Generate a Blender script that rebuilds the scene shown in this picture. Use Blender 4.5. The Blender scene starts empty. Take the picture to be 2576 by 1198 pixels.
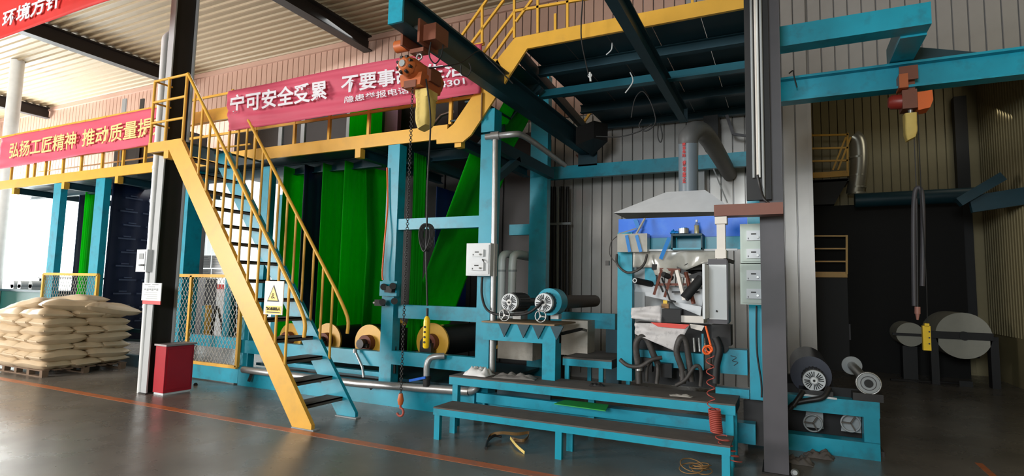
import bpy, math, random
from mathutils import Vector, Matrix, Euler, noise
import mathutils
random.seed(7)
scn = bpy.context.scene
COL = scn.collection
# ------------------------------------------------------------------ camera
F, YAW, PIT, ROL, H = 1413.0, .45378, .08973, -.02183, 1.6
def _m():
    ca, sa, cb, sb, cg, sg = math.cos(YAW), math.sin(YAW), math.cos(PIT), math.sin(PIT), math.cos(ROL), math.sin(ROL)
    return Matrix(((ca, -sa, 0), (sa, ca, 0), (0, 0, 1))) @ Matrix(((1, 0, 0), (0, cb, -sb), (0, sb, cb))) @ Matrix(((cg, 0, sg), (0, 1, 0), (-sg, 0, cg)))
CM = _m()
CAM = Vector((0, 0, H))
cam = bpy.data.objects.new('camera', bpy.data.cameras.new('camera'))
COL.objects.link(cam)
rot = Matrix((CM.col[0], CM.col[2], -CM.col[1])).transposed()
cam.matrix_world = Matrix.Translation(CAM) @ rot.to_4x4()
cam.data.sensor_width = 36
cam.data.lens = F / 2576 * 36
cam.data.clip_end = 200
scn.camera = cam
scn.view_settings.view_transform = 'Standard'
scn.view_settings.look = 'None'
scn.view_settings.gamma = 1
scn.view_settings.use_curve_mapping = False
scn.view_settings.exposure = 0.9
w = bpy.data.worlds.new('world'); scn.world = w; w.use_nodes = True
w.node_tree.nodes['Background'].inputs[0].default_value = (.75, .85, 1, 1)
w.node_tree.nodes['Background'].inputs[1].default_value = .05
def area(name, loc, target, sx, sy, power, col=(1, 1, 1), spread=180):
    l = bpy.data.lights.new(name, 'AREA'); l.shape = 'RECTANGLE'; l.size = sx; l.size_y = sy
    l.energy = power; l.color = col; l.spread = math.radians(spread)
    o = bpy.data.objects.new(name, l); COL.objects.link(o); o.location = loc
    o.rotation_euler = (Vector(target) - Vector(loc)).to_track_quat('-Z', 'Z').to_euler()
    return o
area('daylight_front_windows', (-15, -7.6, 3.6), (-10, 6, 2.8), 9, 3.4, 2000, (1, .97, .93))
area('daylight_front_window_right', (-1.5, -7.6, 3.9), (-1.1, 8, 2.6), 3.0, 2.4, 380, (.9, .97, 1))
area('daylight_left_door', (-26.6, 7.2, 2.6), (-10, 7.4, 2.4), 4.6, 4.5, 1900, (.95, 1, 1))
area('far_room_light', (3.6, 13.3, 5.6), (.5, 13.8, 4.5), 1.6, .8, 5, (1, .93, .75))  # small warm area light inside the far room
area('fill_behind_machine', (-13, 9.0, 6.6), (-12, 8.4, 0), 9, .8, 130, (.95, 1, 1))  # fill lamp added to brighten the strip between machine and wall

# ------------------------------------------------------------------ photo measuring: pixel -> point on a plane of the hall
def ray(x, y): return CM @ Vector(((x - 1288) / F, 1, -(y - 599) / F))
def PY(x, y, Y): d = ray(x, y); return CAM + d * (Y / d[1])
def PZ(x, y, z): d = ray(x, y); return CAM + d * ((z - H) / d[2])
def PX(x, y, X): d = ray(x, y); return CAM + d * (X / d[0])

# ------------------------------------------------------------------ materials
MATS = {}
def mat(name, col, rough=.5, metal=0, var=.12, scale=6, bump=.0, emit=0, trans=0, dirt=None, dirts=3.0, dirtamt=.5, spec=None, stretch=None, alpha=1, glass=False):
    m = bpy.data.materials.new(name); m.use_nodes = True; nt = m.node_tree; N = nt.nodes; L = nt.links
    b = N['Principled BSDF']; c = tuple(col) + (1,)
    tc = N.new('ShaderNodeTexCoord'); mp = N.new('ShaderNodeMapping'); L.new(tc.outputs['Object'], mp.inputs[0])
    if stretch: mp.inputs['Scale'].default_value = stretch
    nz = N.new('ShaderNodeTexNoise'); nz.inputs['Scale'].default_value = scale; nz.inputs['Detail'].default_value = 5
    L.new(mp.outputs[0], nz.inputs['Vector'])
    mx = N.new('ShaderNodeMix'); mx.data_type = 'RGBA'
    mx.inputs[6].default_value = tuple(max(0, v * (1 - var)) for v in col) + (1,)
    mx.inputs[7].default_value = tuple(min(1, v * (1 + var)) for v in col) + (1,)
    L.new(nz.outputs[0], mx.inputs[0]); out = mx.outputs[2]
    if dirt:
        n2 = N.new('ShaderNodeTexNoise'); n2.inputs['Scale'].default_value = dirts; n2.inputs['Detail'].default_value = 8; n2.inputs['Roughness'].default_value = .65
        L.new(tc.outputs['Object'], n2.inputs['Vector'])
        r = N.new('ShaderNodeValToRGB'); r.color_ramp.elements[0].position = .52; r.color_ramp.elements[1].position = .72
        L.new(n2.outputs[0], r.inputs[0])
        mu = N.new('ShaderNodeMath'); mu.operation = 'MULTIPLY'; mu.inputs[1].default_value = dirtamt; L.new(r.outputs[0], mu.inputs[0])
        m2 = N.new('ShaderNodeMix'); m2.data_type = 'RGBA'; L.new(mu.outputs[0], m2.inputs[0]); L.new(out, m2.inputs[6]); m2.inputs[7].default_value = tuple(dirt) + (1,)
        out = m2.outputs[2]
    L.new(out, b.inputs['Base Color'])
    b.inputs['Roughness'].default_value = rough; b.inputs['Metallic'].default_value = metal
    if spec is not None: b.inputs['Specular IOR Level'].default_value = spec
    if bump:
        bp = N.new('ShaderNodeBump'); bp.inputs['Strength'].default_value = bump; L.new(nz.outputs[0], bp.inputs['Height']); L.new(bp.outputs[0], b.inputs['Normal'])
    if emit:
        L.new(out, b.inputs['Emission Color']); b.inputs['Emission Strength'].default_value = emit
    if trans:
        t = N.new('ShaderNodeBsdfTranslucent'); L.new(out, t.inputs[0]); ms = N.new('ShaderNodeMixShader'); ms.inputs[0].default_value = trans
        L.new(b.outputs[0], ms.inputs[1]); L.new(t.outputs[0], ms.inputs[2]); L.new(ms.outputs[0], N['Material Output'].inputs[0])
    if glass: b.inputs['Transmission Weight'].default_value = .85
    MATS[name] = m
    return m
TEAL = mat('teal_paint', (.006, .31, .44), .36, var=.15, dirt=(.03, .07, .08), dirts=5, dirtamt=.45, bump=.05)
TEALD = mat('dark_shaded_teal', (.006, .045, .065), .5, var=.2)  # teal darkened to paint in the shade under decks and on side faces
YEL = mat('yellow_paint', (.78, .42, .05), .38, var=.1, dirt=(.45, .25, .06), dirts=4, dirtamt=.3)
GREY = mat('grey_paint', (.33, .35, .36), .45, var=.1)
DGREY = mat('dark_grey_paint', (.075, .07, .08), .5, var=.15)
BLACK = mat('black_rubber', (.012, .012, .013), .6)
DARK = mat('dark_steel', (.03, .028, .028), .45, metal=.4)
BROWND = mat('brown_shaded_steel', (.016, .012, .01), .6)  # dark brown; also paints in the shade on the column webs
STEEL = mat('bare_steel', (.45, .45, .44), .35, metal=.8, var=.2)
GALV = mat('galvanised_pipe', (.42, .42, .42), .35, metal=.6, var=.25, scale=12)
PVC = mat('pale_pvc', (.7, .72, .72), .4)
CREAM = mat('cream_plastic', (.75, .7, .64), .45)
WHITE = mat('white_metal', (.68, .71, .74), .4, var=.05)
CABG = mat('pale_green_cabinet', (.5, .58, .52), .45, var=.05)
BLUE = mat('blue_panel', (.01, .16, .8), .4, dirt=(.1, .3, .75), dirts=6, dirtamt=.4)
TAPE = mat('blue_tape', (.01, .2, .6), .25)
REDP = mat('red_paint', (.42, .008, .02), .35)
BAN = mat('red_banner_cloth', (.78, .12, .2), .6, trans=.2, var=.06, scale=2)
BANR = mat('bright_red_banner_cloth', (.75, .035, .03), .6, trans=.3)
LW = mat('white_lettering', (.85, .82, .88), .6, var=.02)
LY = mat('yellow_lettering', (.85, .62, .25), .6, var=.02)
LK = mat('dark_print', (.06, .06, .06), .6)
LR = mat('red_print', (.6, .03, .03), .5)
PAP = mat('white_paper', (.8, .8, .8), .6, var=.05)
NEWS = mat('printed_paper', (.62, .6, .6), .7, dirt=(.25, .24, .25), dirts=14, dirtamt=.7, bump=.2)
GRN = mat('green_woven_fabric', (.01, .6, .02), .6, trans=.7, var=.12, scale=4, stretch=(8, 8, .3))
NAVY = mat('navy_woven_fabric', (.006, .014, .05), .45, trans=.1)
SACK = mat('beige_sack_paper', (.62, .49, .33), .5, var=.12, scale=7, bump=.6)
WOOD = mat('pallet_wood', (.17, .11, .07), .8, var=.3)
ORG = mat('orange_hoist_paint', (.5, .12, .03), .4, var=.2)
COPP = mat('copper_brown_paint', (.2, .06, .03), .45, var=.3)
BAGY = mat('yellow_canvas', (.75, .55, .16), .7, var=.2, scale=9, bump=.3)
PENY = mat('yellow_plastic', (.85, .55, .01), .35)
RUST = mat('rust_brown_primer', (.16, .04, .02), .6, var=.2)
DUSTY = mat('dusty_plate', (.11, .095, .085), .8, var=.3, dirt=(.05, .05, .05), dirts=8)
HOSE = mat('grey_brown_hose', (.045, .04, .037), .55, dirt=(.16, .15, .14), dirts=12)
ORH = mat('orange_air_hose', (.85, .13, .02), .35)
REDH = mat('faded_red_air_hose', (.4, .07, .05), .5)
FILM = mat('plastic_film', (.42, .41, .37), .15, var=.3, scale=9, bump=.5)
KRAFT = mat('brown_strap', (.28, .15, .05), .6, var=.3)
DUCT = mat('silver_duct', (.5, .48, .4), .3, metal=.7, bump=.3, scale=12)
PANB = mat('pink_beige_wall_panel', (.47, .29, .22), .5, var=.06)
PANW = mat('grey_white_wall_panel', (.46, .44, .42), .27, metal=.35, var=.12, scale=3, bump=.02)
PANL = mat('glowing_white_panel', (.9, .97, .97), .5, var=.02, emit=.38)  # white panel made to glow; emission stands in for daylight on the wall
PANF = mat('olive_wall_panel', (.3, .25, .13), .5, var=.1)
CEIL = mat('ceiling_sheet', (.34, .26, .155), .5, var=.08)
NETM = mat('wire_mesh', (.35, .33, .3), .5, metal=.5)
PAPR = mat('paper_roll', (.4, .39, .33), .7)
AMB = mat('amber_oil', (.6, .45, .08), .2)

# ------------------------------------------------------------------ mesh builder
class B:
    def __init__(s): s.v = []; s.f = []; s.sm = []
    def add(s, vs, fs, smooth=False):
        n = len(s.v); s.v += [Vector(v) for v in vs]
        s.f += [tuple(i + n for i in f) for f in fs]; s.sm += [smooth] * len(fs); return s
    def box(s, x0, x1, y0, y1, z0, z1):
        x0, x1 = sorted((x0, x1)); y0, y1 = sorted((y0, y1)); z0, z1 = sorted((z0, z1))
        vs = [(x, y, z) for z in (z0, z1) for y in (y0, y1) for x in (x0, x1)]
        return s.add(vs, [(0, 2, 3, 1), (4, 5, 7, 6), (0, 1, 5, 4), (2, 6, 7, 3), (0, 4, 6, 2), (1, 3, 7, 5)])
    def R(s, x0, y0, x1, y1, Y, d=.05):            # box from a measured rectangle on the plane Y
        xm, ym = (x0 + x1) / 2, (y0 + y1) / 2
        return s.box(PY(x0, ym, Y)[0], PY(x1, ym, Y)[0], Y, Y + d, PY(xm, y1, Y)[2], PY(xm, y0, Y)[2])
    def bar(s, p, q, wd=.04, ht=None, up=(0, 0, 1)):
        p, q = Vector(p), Vector(q); ht = ht or wd; d = (q - p).normalized(); u = Vector(up)
        if abs(d.dot(u)) > .97: u = Vector((0, 1, 0))
        a = d.cross(u).normalized() * wd / 2; b = a.cross(d).normalized() * ht / 2
        vs = [p - a - b, p + a - b, p + a + b, p - a + b, q - a - b, q + a - b, q + a + b, q - a + b]
        return s.add(vs, [(3, 2, 1, 0), (4, 5, 6, 7), (0, 1, 5, 4), (1, 2, 6, 5), (2, 3, 7, 6), (3, 0, 4, 7)])
    def prism(s, pts, vec):
        pts = [Vector(p) for p in pts]; vec = Vector(vec); n = len(pts)
        return s.add(pts + [p + vec for p in pts], [tuple(range(n))[::-1], tuple(range(n, 2 * n))] + [(i, (i + 1) % n, (i + 1) % n + n, i + n) for i in range(n)])
    def tube(s, pts, r, seg=8, cap=True):
        pts = [Vector(p) for p in pts]; n = len(pts); rs = r if isinstance(r, (list, tuple)) else [r] * n
        vs = []; fs = []; ref = None
        for i, p in enumerate(pts):
            d = ((pts[min(i + 1, n - 1)] - pts[max(i - 1, 0)])).normalized()
            if ref is None: ref = Vector((0, 0, 1)) if abs(d.z) < .9 else Vector((1, 0, 0))
            a = d.cross(ref); a = a.normalized() if a.length > 1e-4 else d.orthogonal().normalized()
            b = d.cross(a).normalized(); ref = -b if False else b.cross(d) * 0 + (a.cross(d)).normalized()
            for k in range(seg):
                t = 2 * math.pi * k / seg; vs.append(p + (a * math.cos(t) + b * math.sin(t)) * rs[i])
        for i in range(n - 1):
            for k in range(seg):
                fs.append((i * seg + k, i * seg + (k + 1) % seg, (i + 1) * seg + (k + 1) % seg, (i + 1) * seg + k))
        s.add(vs, fs, True)
        if cap:
            s.add([vs[k] for k in range(seg)], [tuple(range(seg))[::-1]]); s.add([vs[(n - 1) * seg + k] for k in range(seg)], [tuple(range(seg))])
        return s
    def cyl(s, p, q, r, seg=20, r2=None): return s.tube([p, q], [r, r if r2 is None else r2], seg)
    def ring(s, c, ax, r, t, seg=24, ts=6):         # torus
        c = Vector(c); ax = Vector(ax).normalized(); a = ax.orthogonal().normalized(); b = ax.cross(a); vs = []; fs = []
        for i in range(seg):
            u = 2 * math.pi * i / seg; rad = a * math.cos(u) + b * math.sin(u)
            for k in range(ts):
                v = 2 * math.pi * k / ts; vs.append(c + rad * (r + t * math.cos(v)) + ax * t * math.sin(v))
        for i in range(seg):
            for k in range(ts): fs.append((i * ts + k, ((i + 1) % seg) * ts + k, ((i + 1) % seg) * ts + (k + 1) % ts, i * ts + (k + 1) % ts))
        return s.add(vs, fs, True)
    def sheet(s, fn, nu, nv, th=.004, smooth=True):  # surface fn(u,v)->point, given real thickness
        P = [[Vector(fn(i / nu, j / nv)) for j in range(nv + 1)] for i in range(nu + 1)]
        nrm = (P[nu][0] - P[0][0]).cross(P[0][nv] - P[0][0]).normalized() * th
        W = nv + 1; M = (nu + 1) * W
        vs = [p for r in P for p in r] + [p + nrm for r in P for p in r]; fs = []
        for i in range(nu):
            for j in range(nv):
                a, b, c, d = i * W + j, (i + 1) * W + j, (i + 1) * W + j + 1, i * W + j + 1
                fs += [(a, d, c, b), (a + M, b + M, c + M, d + M)]
        s.add(vs, fs, smooth)
        e = []
        for i in range(nu): e += [(i * W, (i + 1) * W), ((i + 1) * W + nv, i * W + nv)]
        for j in range(nv): e += [(j + 1, j), (nu * W + j, nu * W + j + 1)]
        n = len(s.v) - 2 * M
        s.f += [(n + a, n + b, n + b + M, n + a + M) for a, b in e]; s.sm += [False] * len(e)
        return s
    def ibeam(s, p, q, wd, ht, t=.015, up=(0, 0, 1)):
        p, q = Vector(p), Vector(q); d = (q - p).normalized(); u = Vector(up); a = d.cross(u).normalized(); u = a.cross(d).normalized()
        s.bar(p + u * (ht / 2 - t / 2), q + u * (ht / 2 - t / 2), wd, t, up); s.bar(p - u * (ht / 2 - t / 2), q - u * (ht / 2 - t / 2), wd, t, up)
        return s.bar(p, q, t * .8, ht - 2 * t, up)
def mesh(name, b, m, off=Vector((0, 0, 0))):
    me = bpy.data.meshes.new(name); me.from_pydata([v - off for v in b.v], [], b.f); me.polygons.foreach_set('use_smooth', b.sm); me.validate(); me.update()
    me.materials.append(m); return me
def tag(o, label=None, cat=None, group=None, kind=None):
    for k, v in (('label', label), ('category', cat), ('group', group), ('kind', kind)):
        if v: o[k] = v
    return o
def T(name, label, cat, loc, group=None):
    o = bpy.data.objects.new(name, None); COL.objects.link(o); o.location = loc; o.empty_display_size = .1
    return tag(o, label, cat, group)
def wl(o):
    v = Vector(o.location)
    while o.parent: o = o.parent; v = v + Vector(o.location)
    return v
def P(name, b, m, par, label=None, kind=None):
    o = bpy.data.objects.new(name, mesh(name, b, m, wl(par))); COL.objects.link(o); o.parent = par
    return tag(o, label, kind=kind)
def S(name, b, m, label, cat, group=None, kind=None):
    lo = Vector([min(v[i] for v in b.v) for i in range(3)]); hi = Vector([max(v[i] for v in b.v) for i in range(3)])
    c = Vector(((lo.x + hi.x) / 2, (lo.y + hi.y) / 2, lo.z))
    o = bpy.data.objects.new(name, mesh(name, b, m, c)); o.location = c; COL.objects.link(o); return tag(o, label, cat, group, kind)
def ST(name, b, m):
    o = bpy.data.objects.new(name, mesh(name, b, m)); COL.objects.link(o); o['kind'] = 'structure'; return o
def dup(root, d, label=None):
    r = root.copy(); COL.objects.link(r); r.location = Vector(root.location) + Vector(d)
    if label: r['label'] = label
    for ch in list(root.children):
        c = ch.copy(); COL.objects.link(c); c.parent = r
        for g in list(ch.children):
            e = g.copy(); COL.objects.link(e); e.parent = c
    return r
def inst(me, name, loc, par):
    o = bpy.data.objects.new(name, me); COL.objects.link(o); o.parent = par; o.location = Vector(loc) - wl(par); return o
def smooth_path(pts, n=6):
    pts = [Vector(p) for p in pts]; out = []
    for i in range(len(pts) - 1):
        p0, p1, p2, p3 = pts[max(i - 1, 0)], pts[i], pts[i + 1], pts[min(i + 2, len(pts) - 1)]
        for k in range(n):
            t = k / n
            out.append(.5 * ((2 * p1) + (p2 - p0) * t + (2 * p0 - 5 * p1 + 4 * p2 - p3) * t * t + (3 * p1 - p0 - 3 * p2 + p3) * t ** 3))
    return out + [pts[-1]]
def wire(pp, r, Y=None, n=6, seg=6):                # pp: (x, y, Y) measured points
    return B().tube(smooth_path([PY(x, y, Yv) for x, y, Yv in pp], n), r, seg)
# --- lettering (built-in font, turned into real thin meshes)
def letters(par, s, x0, x1, z0, z1, Y, m, bold=.02, name='lettering', face='-y', X=None):
    c = bpy.data.curves.new(name, 'FONT'); c.body = s; c.size = 1; c.offset = bold; c.extrude = .004; c.resolution_u = 3
    o = bpy.data.objects.new(name, c); COL.objects.link(o)
    dg = bpy.context.evaluated_depsgraph_get(); me = bpy.data.meshes.new_from_object(o.evaluated_get(dg)); bpy.data.objects.remove(o)
    xs = [v.co.x for v in me.vertices]; ys = [v.co.y for v in me.vertices]
    if not xs: return None
    a, b_, c_, d = min(xs), max(xs), min(ys), max(ys)
    for v in me.vertices:
        u = (v.co.x - a) / (b_ - a or 1); t = (v.co.y - c_) / (d - c_ or 1)
        v.co = (x0 + u * (x1 - x0), Y - v.co.z, z0 + t * (z1 - z0)) if X is None else (X + v.co.z, x0 + u * (x1 - x0), z0 + t * (z1 - z0))
    off = wl(par)
    for v in me.vertices: v.co = v.co - off
    me.materials.clear(); me.materials.append(m); me.name = name
    q = bpy.data.objects.new(name, me); COL.objects.link(q); q.parent = par; return q

# ================================================================== SETTING
CZ = 7.5; XL, XR, YF, YB, YFAR = -27., 3.8, -8., 10., 15.
def floor_mat():
    m = bpy.data.materials.new('polished_floor'); m.use_nodes = True; N = m.node_tree.nodes; L = m.node_tree.links; b = N['Principled BSDF']
    tc = N.new('ShaderNodeTexCoord')
    n1 = N.new('ShaderNodeTexNoise'); n1.inputs['Scale'].default_value = .8; n1.inputs['Detail'].default_value = 8; n1.inputs['Roughness'].default_value = .6
    L.new(tc.outputs['Object'], n1.inputs[0])
    r = N.new('ShaderNodeValToRGB'); r.color_ramp.elements[0].position = .3; r.color_ramp.elements[1].position = .75
    r.color_ramp.elements[0].color = (.105, .095, .085, 1); r.color_ramp.elements[1].color = (.205, .185, .165, 1); L.new(n1.outputs[0], r.inputs[0]); L.new(r.outputs[0], b.inputs['Base Color'])
    n2 = N.new('ShaderNodeTexNoise'); n2.inputs['Scale'].default_value = 2.5; n2.inputs['Detail'].default_value = 6; L.new(tc.outputs['Object'], n2.inputs[0])
    r2 = N.new('ShaderNodeMapRange'); r2.inputs[3].default_value = .17; r2.inputs[4].default_value = .4; L.new(n2.outputs[0], r2.inputs[0]); L.new(r2.outputs[0], b.inputs['Roughness'])
    bp = N.new('ShaderNodeBump'); bp.inputs['Strength'].default_value = .03; L.new(n1.outputs[0], bp.inputs['Height']); L.new(bp.outputs[0], b.inputs['Normal'])
    return m
fl = ST('floor', B().box(XL, XR, YF, YFAR, -.1, 0), floor_mat())
LINE = mat('worn_orange_paint', (.5, .14, .04), .35, var=.3, scale=8, dirt=(.16, .13, .11), dirts=6, dirtamt=.8)
P('painted_line', B().box(-26, -1.0, 4.58, 4.70, 0, .002), LINE, fl, 'worn orange line painted on the grey floor')
P('painted_line', B().box(1.63, 1.69, 4.0, 7.1, 0, .002), LINE, fl, 'short faint orange line in the dark area on the right')

# ceiling: corrugated sheet, ribs along X
cb = B(); y = YF; pr = []
while y < YFAR:
    pr += [(y, CZ), (y + .12, CZ), (y + .14, CZ - .035), (y + .18, CZ - .035)]; y += .20
pr.append((YFAR, CZ))
vs = [(x, yy, zz) for x in (XL, XR) for yy, zz in pr]; n = len(pr)
cb.add(vs, [(i, i + 1, i + 1 + n, i + n) for i in range(n - 1)]); cb.box(XL, XR, YF, YFAR, CZ + .03, CZ + .1)
ce = ST('ceiling', cb, CEIL)
for X in (-22.75, -15.3, -8.75, -2.3):
    b = B().ibeam((X, YF + .02, CZ - .24), (X, YB - .02, CZ - .24), .24, .36, .03)
    P('rafter', b, BROWND, ce)
# back wall: backing plus single panels
wb = ST('wall_back', B().box(XL, .40, YB + .06, YB + .16, 0, CZ).box(.40, XR, YB + .06, YB + .16, 4.93, CZ), PANW)
PW = .19
def panel(name, h, m, wdt=PW, d=.014):
    g = .006
    b = B().prism([(g, d, 0), (wdt - g, d, 0), (wdt - g - .006, 0, 0), (g + .006, 0, 0)], (0, 0, h))
    return mesh(name, b, m)
ZS = 4.93
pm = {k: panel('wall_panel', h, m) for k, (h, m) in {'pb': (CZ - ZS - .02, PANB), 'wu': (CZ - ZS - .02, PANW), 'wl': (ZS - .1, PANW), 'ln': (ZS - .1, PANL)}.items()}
X = .38 - PW
while X > -26.8:
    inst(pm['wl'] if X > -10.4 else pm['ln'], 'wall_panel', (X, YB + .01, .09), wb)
    inst(pm['pb'] if X < -1.6 else pm['wu'], 'wall_panel', (X, YB + .01, ZS + .01), wb)
    X -= PW
X = .40
while X < XR - PW: inst(pm['wu'], 'wall_panel', (X, YB + .01, ZS + .01), wb); X += PW
P('corner_trim', B().box(.36, .42, YB - .01, YB + .2, 0, ZS), PANW, wb)
P('lintel_trim', B().box(.36, XR, YB - .01, YB + .2, ZS - .05, ZS + .02), WHITE, wb)
P('eaves_trim', B().box(XL, XR, YB - .05, YB + .05, CZ - .16, CZ - .04), PANB, wb)
# far room
wf = ST('wall_far', B().box(.2, XR, YFAR, YFAR + .1, 0, CZ).box(.2, .3, YB + .16, YFAR, 0, CZ), PANF)
fp = panel('wall_panel', CZ - .1, PANF, .17)
X = .32
while X < XR - .3: inst(fp, 'wall_panel', (X, YFAR - .04, .05), wf); X += .17
wr = ST('wall_right', B().box(XR, XR + .1, YF, YFAR, 0, CZ), PANF)
b = B(); y = 10.2
while y < 14.95: b.box(XR - .03, XR, y, y + .07, .9, CZ - .1); y += .14
P('rib', b, PANF, wr, kind='stuff')
ST('wall_left', B().box(XL - .1, XL, YF, YFAR, 0, CZ), PANW)
wfr = ST('wall_front', B().box(XL, XR, YF - .1, YF, 0, CZ), PANW)
for i, (xa, xb) in enumerate(((-19.5, -10.5), (-3.0, 0))):
    ww = ST('window_%d' % (i + 1), B().box(xa, xb, YF, YF + .05, 1.9, 5.3), WHITE)
# ================================================================== COLUMNS AND PIPES
def hcol(x0, x1, y0, y1, z1, label, mt, mw):
    o = T('steel_column', label, 'column', ((x0 + x1) / 2, (y0 + y1) / 2, 0))
    P('front_flange', B().box(x0, x1, y0, y0 + .02, 0, z1), mt, o); P('back_flange', B().box(x0, x1, y1 - .02, y1, 0, z1), mt, o)
    xm = (x0 + x1) / 2; P('web', B().box(xm - .01, xm + .01, y0 + .02, y1 - .02, 0, z1), mw, o)  # web colour darkened for the shaded side of the column
    P('base_plate', B().box(x0 - .02, x1 + .02, y0 - .02, y1 + .02, 0, .015), mw, o); return o
hcol(-8.28, -8.155, 5.04, 5.40, CZ, 'tall grey steel column with a shade-darkened web beside the red box', mat('pale_grey_column', (.45, .47, .48), .45, var=.08), BROWND)
rc = hcol(-.205, -.005, 5.68, 6.08, CZ, 'dark grey steel column in the right foreground carrying the brown bracket', DGREY, BROWND)
b = B().tube([(-8.345, 5.08, 0), (-8.43, 5.08, 5.2)], .045, 14)
b.tube(smooth_path([(-8.43, 5.08, 5.2), (-8.43, 5.09, 5.30), (-8.42, 5.16, 5.4)], 4), .045, 14)
dp = T('downpipe', 'white plastic downpipe against the left side of the tall grey column', 'pipe', (-8.375, 4.99, 0))
P('pipe', b, PVC, dp)
for z in (1.2, 2.75, 3.25, 4.55): P('coupling', B().cyl((-8.345 - z * .01635, 5.08, z), (-8.345 - z * .01635, 5.08, z + .05), .052, 14), PVC, dp)
o = T('roof_pipe', 'thick pale round pipe standing at the left edge behind the banners', 'pipe', (-18.7, 7.4, 0))
P('pipe', B().cyl((-18.72, 7.4, 0), (-18.72, 7.4, CZ), .155, 20), PVC, o); P('coupling', B().cyl((-18.72, 7.4, 3.4), (-18.72, 7.4, 3.47), .165, 20), PVC, o)
S('ceiling_conduit', B().tube([(-7.92, 5.3, 6.1), (-7.92, 5.3, CZ - .04)], .03, 8), PVC, 'thin pale conduit under the roof right of the tall grey column', 'pipe')
# pillar signs
o = T('switch_box', 'small pale grey switch box on the left side of the tall grey column', 'switch box', PY(355, 680, 4.98))
P('enclosure', B().R(343, 628, 369, 684, 4.97, .1), WHITE, o)
P('door', B().R(346, 633, 364, 680, 4.962, .01), WHITE, o); P('meter', B().R(350, 638, 360, 652, 4.955, .01), GREY, o)
P('switch', B().R(354, 665, 361, 669, 4.95, .02), BLACK, o); P('lamp', B().R(348, 665, 351, 669, 4.95, .02), GREY, o)
o = T('notice_board', 'white printed notice with a red bottom strip taped to the tall grey column', 'notice', PY(380, 765, 4.98))
P('board', B().R(357, 712, 405, 757, 4.98, .01), PAP, o); P('red_strip', B().R(358, 757, 403, 766, 4.98, .012), mat('soft_red', (.75, .1, .1), .5), o, 'red strip along the bottom')
b = B(); b.R(364, 715, 378, 717, 4.977, .002); b.R(383, 715, 398, 717, 4.977, .002); b.R(373, 721, 389, 723, 4.977, .002)
for i in range(6): b.R(363 + 6 * i, 726, 367 + 6 * i, 730 + i % 2 * 2, 4.977, .002)
for y in (736, 741, 746, 751): b.R(362 + (y % 3) * 4, y, 395, y + 1, 4.977, .002)
P('print', b, GREY, o)
# red box
o = T('fire_cabinet', 'red metal floor box with a grey lid at the foot of the tall grey column', 'cabinet', (-7.98, 5.3, 0))
x0, x1, y0, y1 = -8.1, -7.87, 5.1, 5.52
P('body', B().prism([(x0, y0, .03), (x1, y0, .03), (x1, y1, .03), (x0, y1, .03)], (0, 0, .65)), REDP, o)
P('plinth', B().box(x0 + .01, x1 - .01, y0 + .01, y1 - .01, 0, .03), WHITE, o)
P('lid', B().prism([(x0 - .01, y0 - .02, .68), (x1 + .03, y0 - .02, .68), (x1 + .03, y1 + .02, .68), (x0 - .01, y1 + .02, .68)], (0, 0, .025)), mat('brushed_lid', (.35, .3, .3), .4, metal=.4), o)
P('door', B().box(x1, x1 + .008, y0 + .03, y1 - .03, .07, .63), REDP, o)
# ================================================================== SACKS ON PALLET
pl = T('pallet', 'low wooden pallet carrying the stack of beige sacks', 'pallet', (-11.65, 5.65, 0))
px0, px1, py0, py1 = -12.5, -10.82, 5.0, 6.3
for k in range(3): P('bearer', B().box(px0, px1, py0 + k * .6, py0 + k * .6 + .08, 0, .018), WOOD, pl)
for i in range(5):
    for k in range(3):
        X = px0 + i * (px1 - px0 - .08) / 4; P('block', B().box(X, X + .08, py0 + k * .6, py0 + k * .6 + .09, .018, .095), WOOD, pl)
for i in range(8): X = py0 + i * (py1 - py0 - .1) / 7; P('slat', B().box(px0, px1, X, X + .1, .095, .115), WOOD, pl)
def sack_mesh(seed, L_, W_, H_):
    rnd = random.Random(seed); nu, nv = 16, 10; vs = []; fs = []
    off = Vector((seed * 3.1, 7, seed))
    for s_ in (1, -1):
        for i in range(nu + 1):
            for j in range(nv + 1):
                u, v = i / nu * 2 - 1, j / nv * 2 - 1
                e = (1 - abs(u) ** 3.4) ** .55 * (1 - abs(v) ** 3.4) ** .55
                x = u * L_ / 2 * (1 - .07 * (v * v) ** 2 * 0 + .04 * abs(u * v)); yy = v * W_ / 2 * (1 + .05 * abs(u * v))
                p = Vector((x, yy, 0)); nn = noise.noise(p * 5 + off) * .2 + noise.noise(p * 12 + off) * .1
                vs.append(Vector((x * (1 + .02 * nn), yy, s_ * H_ / 2 * e * (1 + nn) + .012 * noise.noise(p * 3 + off) * 2)))
    W = nv + 1; M = (nu + 1) * W
    for i in range(nu):
        for j in range(nv):
            a, b_, c, d = i * W + j, (i + 1) * W + j, (i + 1) * W + j + 1, i * W + j + 1
            fs += [(a, b_, c, d), (a + M, d + M, c + M, b_ + M)]
    b = B(); b.add(vs, fs, True)
    # stitched end seam
    for s_ in (1, -1): b.box(s_ * L_ / 2 - .012, s_ * L_ / 2 + .012, -W_ * .42, W_ * .42, -.012, .012)
    return mesh('sack', b, SACK)
SA = [sack_mesh(i, .88, .48, .2) for i in range(4)]; SB = [sack_mesh(10 + i, .7, .45, .2) for i in range(4)]
ords = ['first', 'second', 'third', 'fourth', 'fifth', 'sixth', 'seventh', 'eighth', 'ninth']
lz = .115
def sack(me, x, y, z, rz, lab, rx=0, ry=0):
    o = bpy.data.objects.new('sack', me); COL.objects.link(o); o.location = (x, y, z); o.rotation_euler = (rx, ry, rz)
    tag(o, lab, 'sack', 'beige sacks stacked on the pallet')
HL = .135
NL = 7
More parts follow.
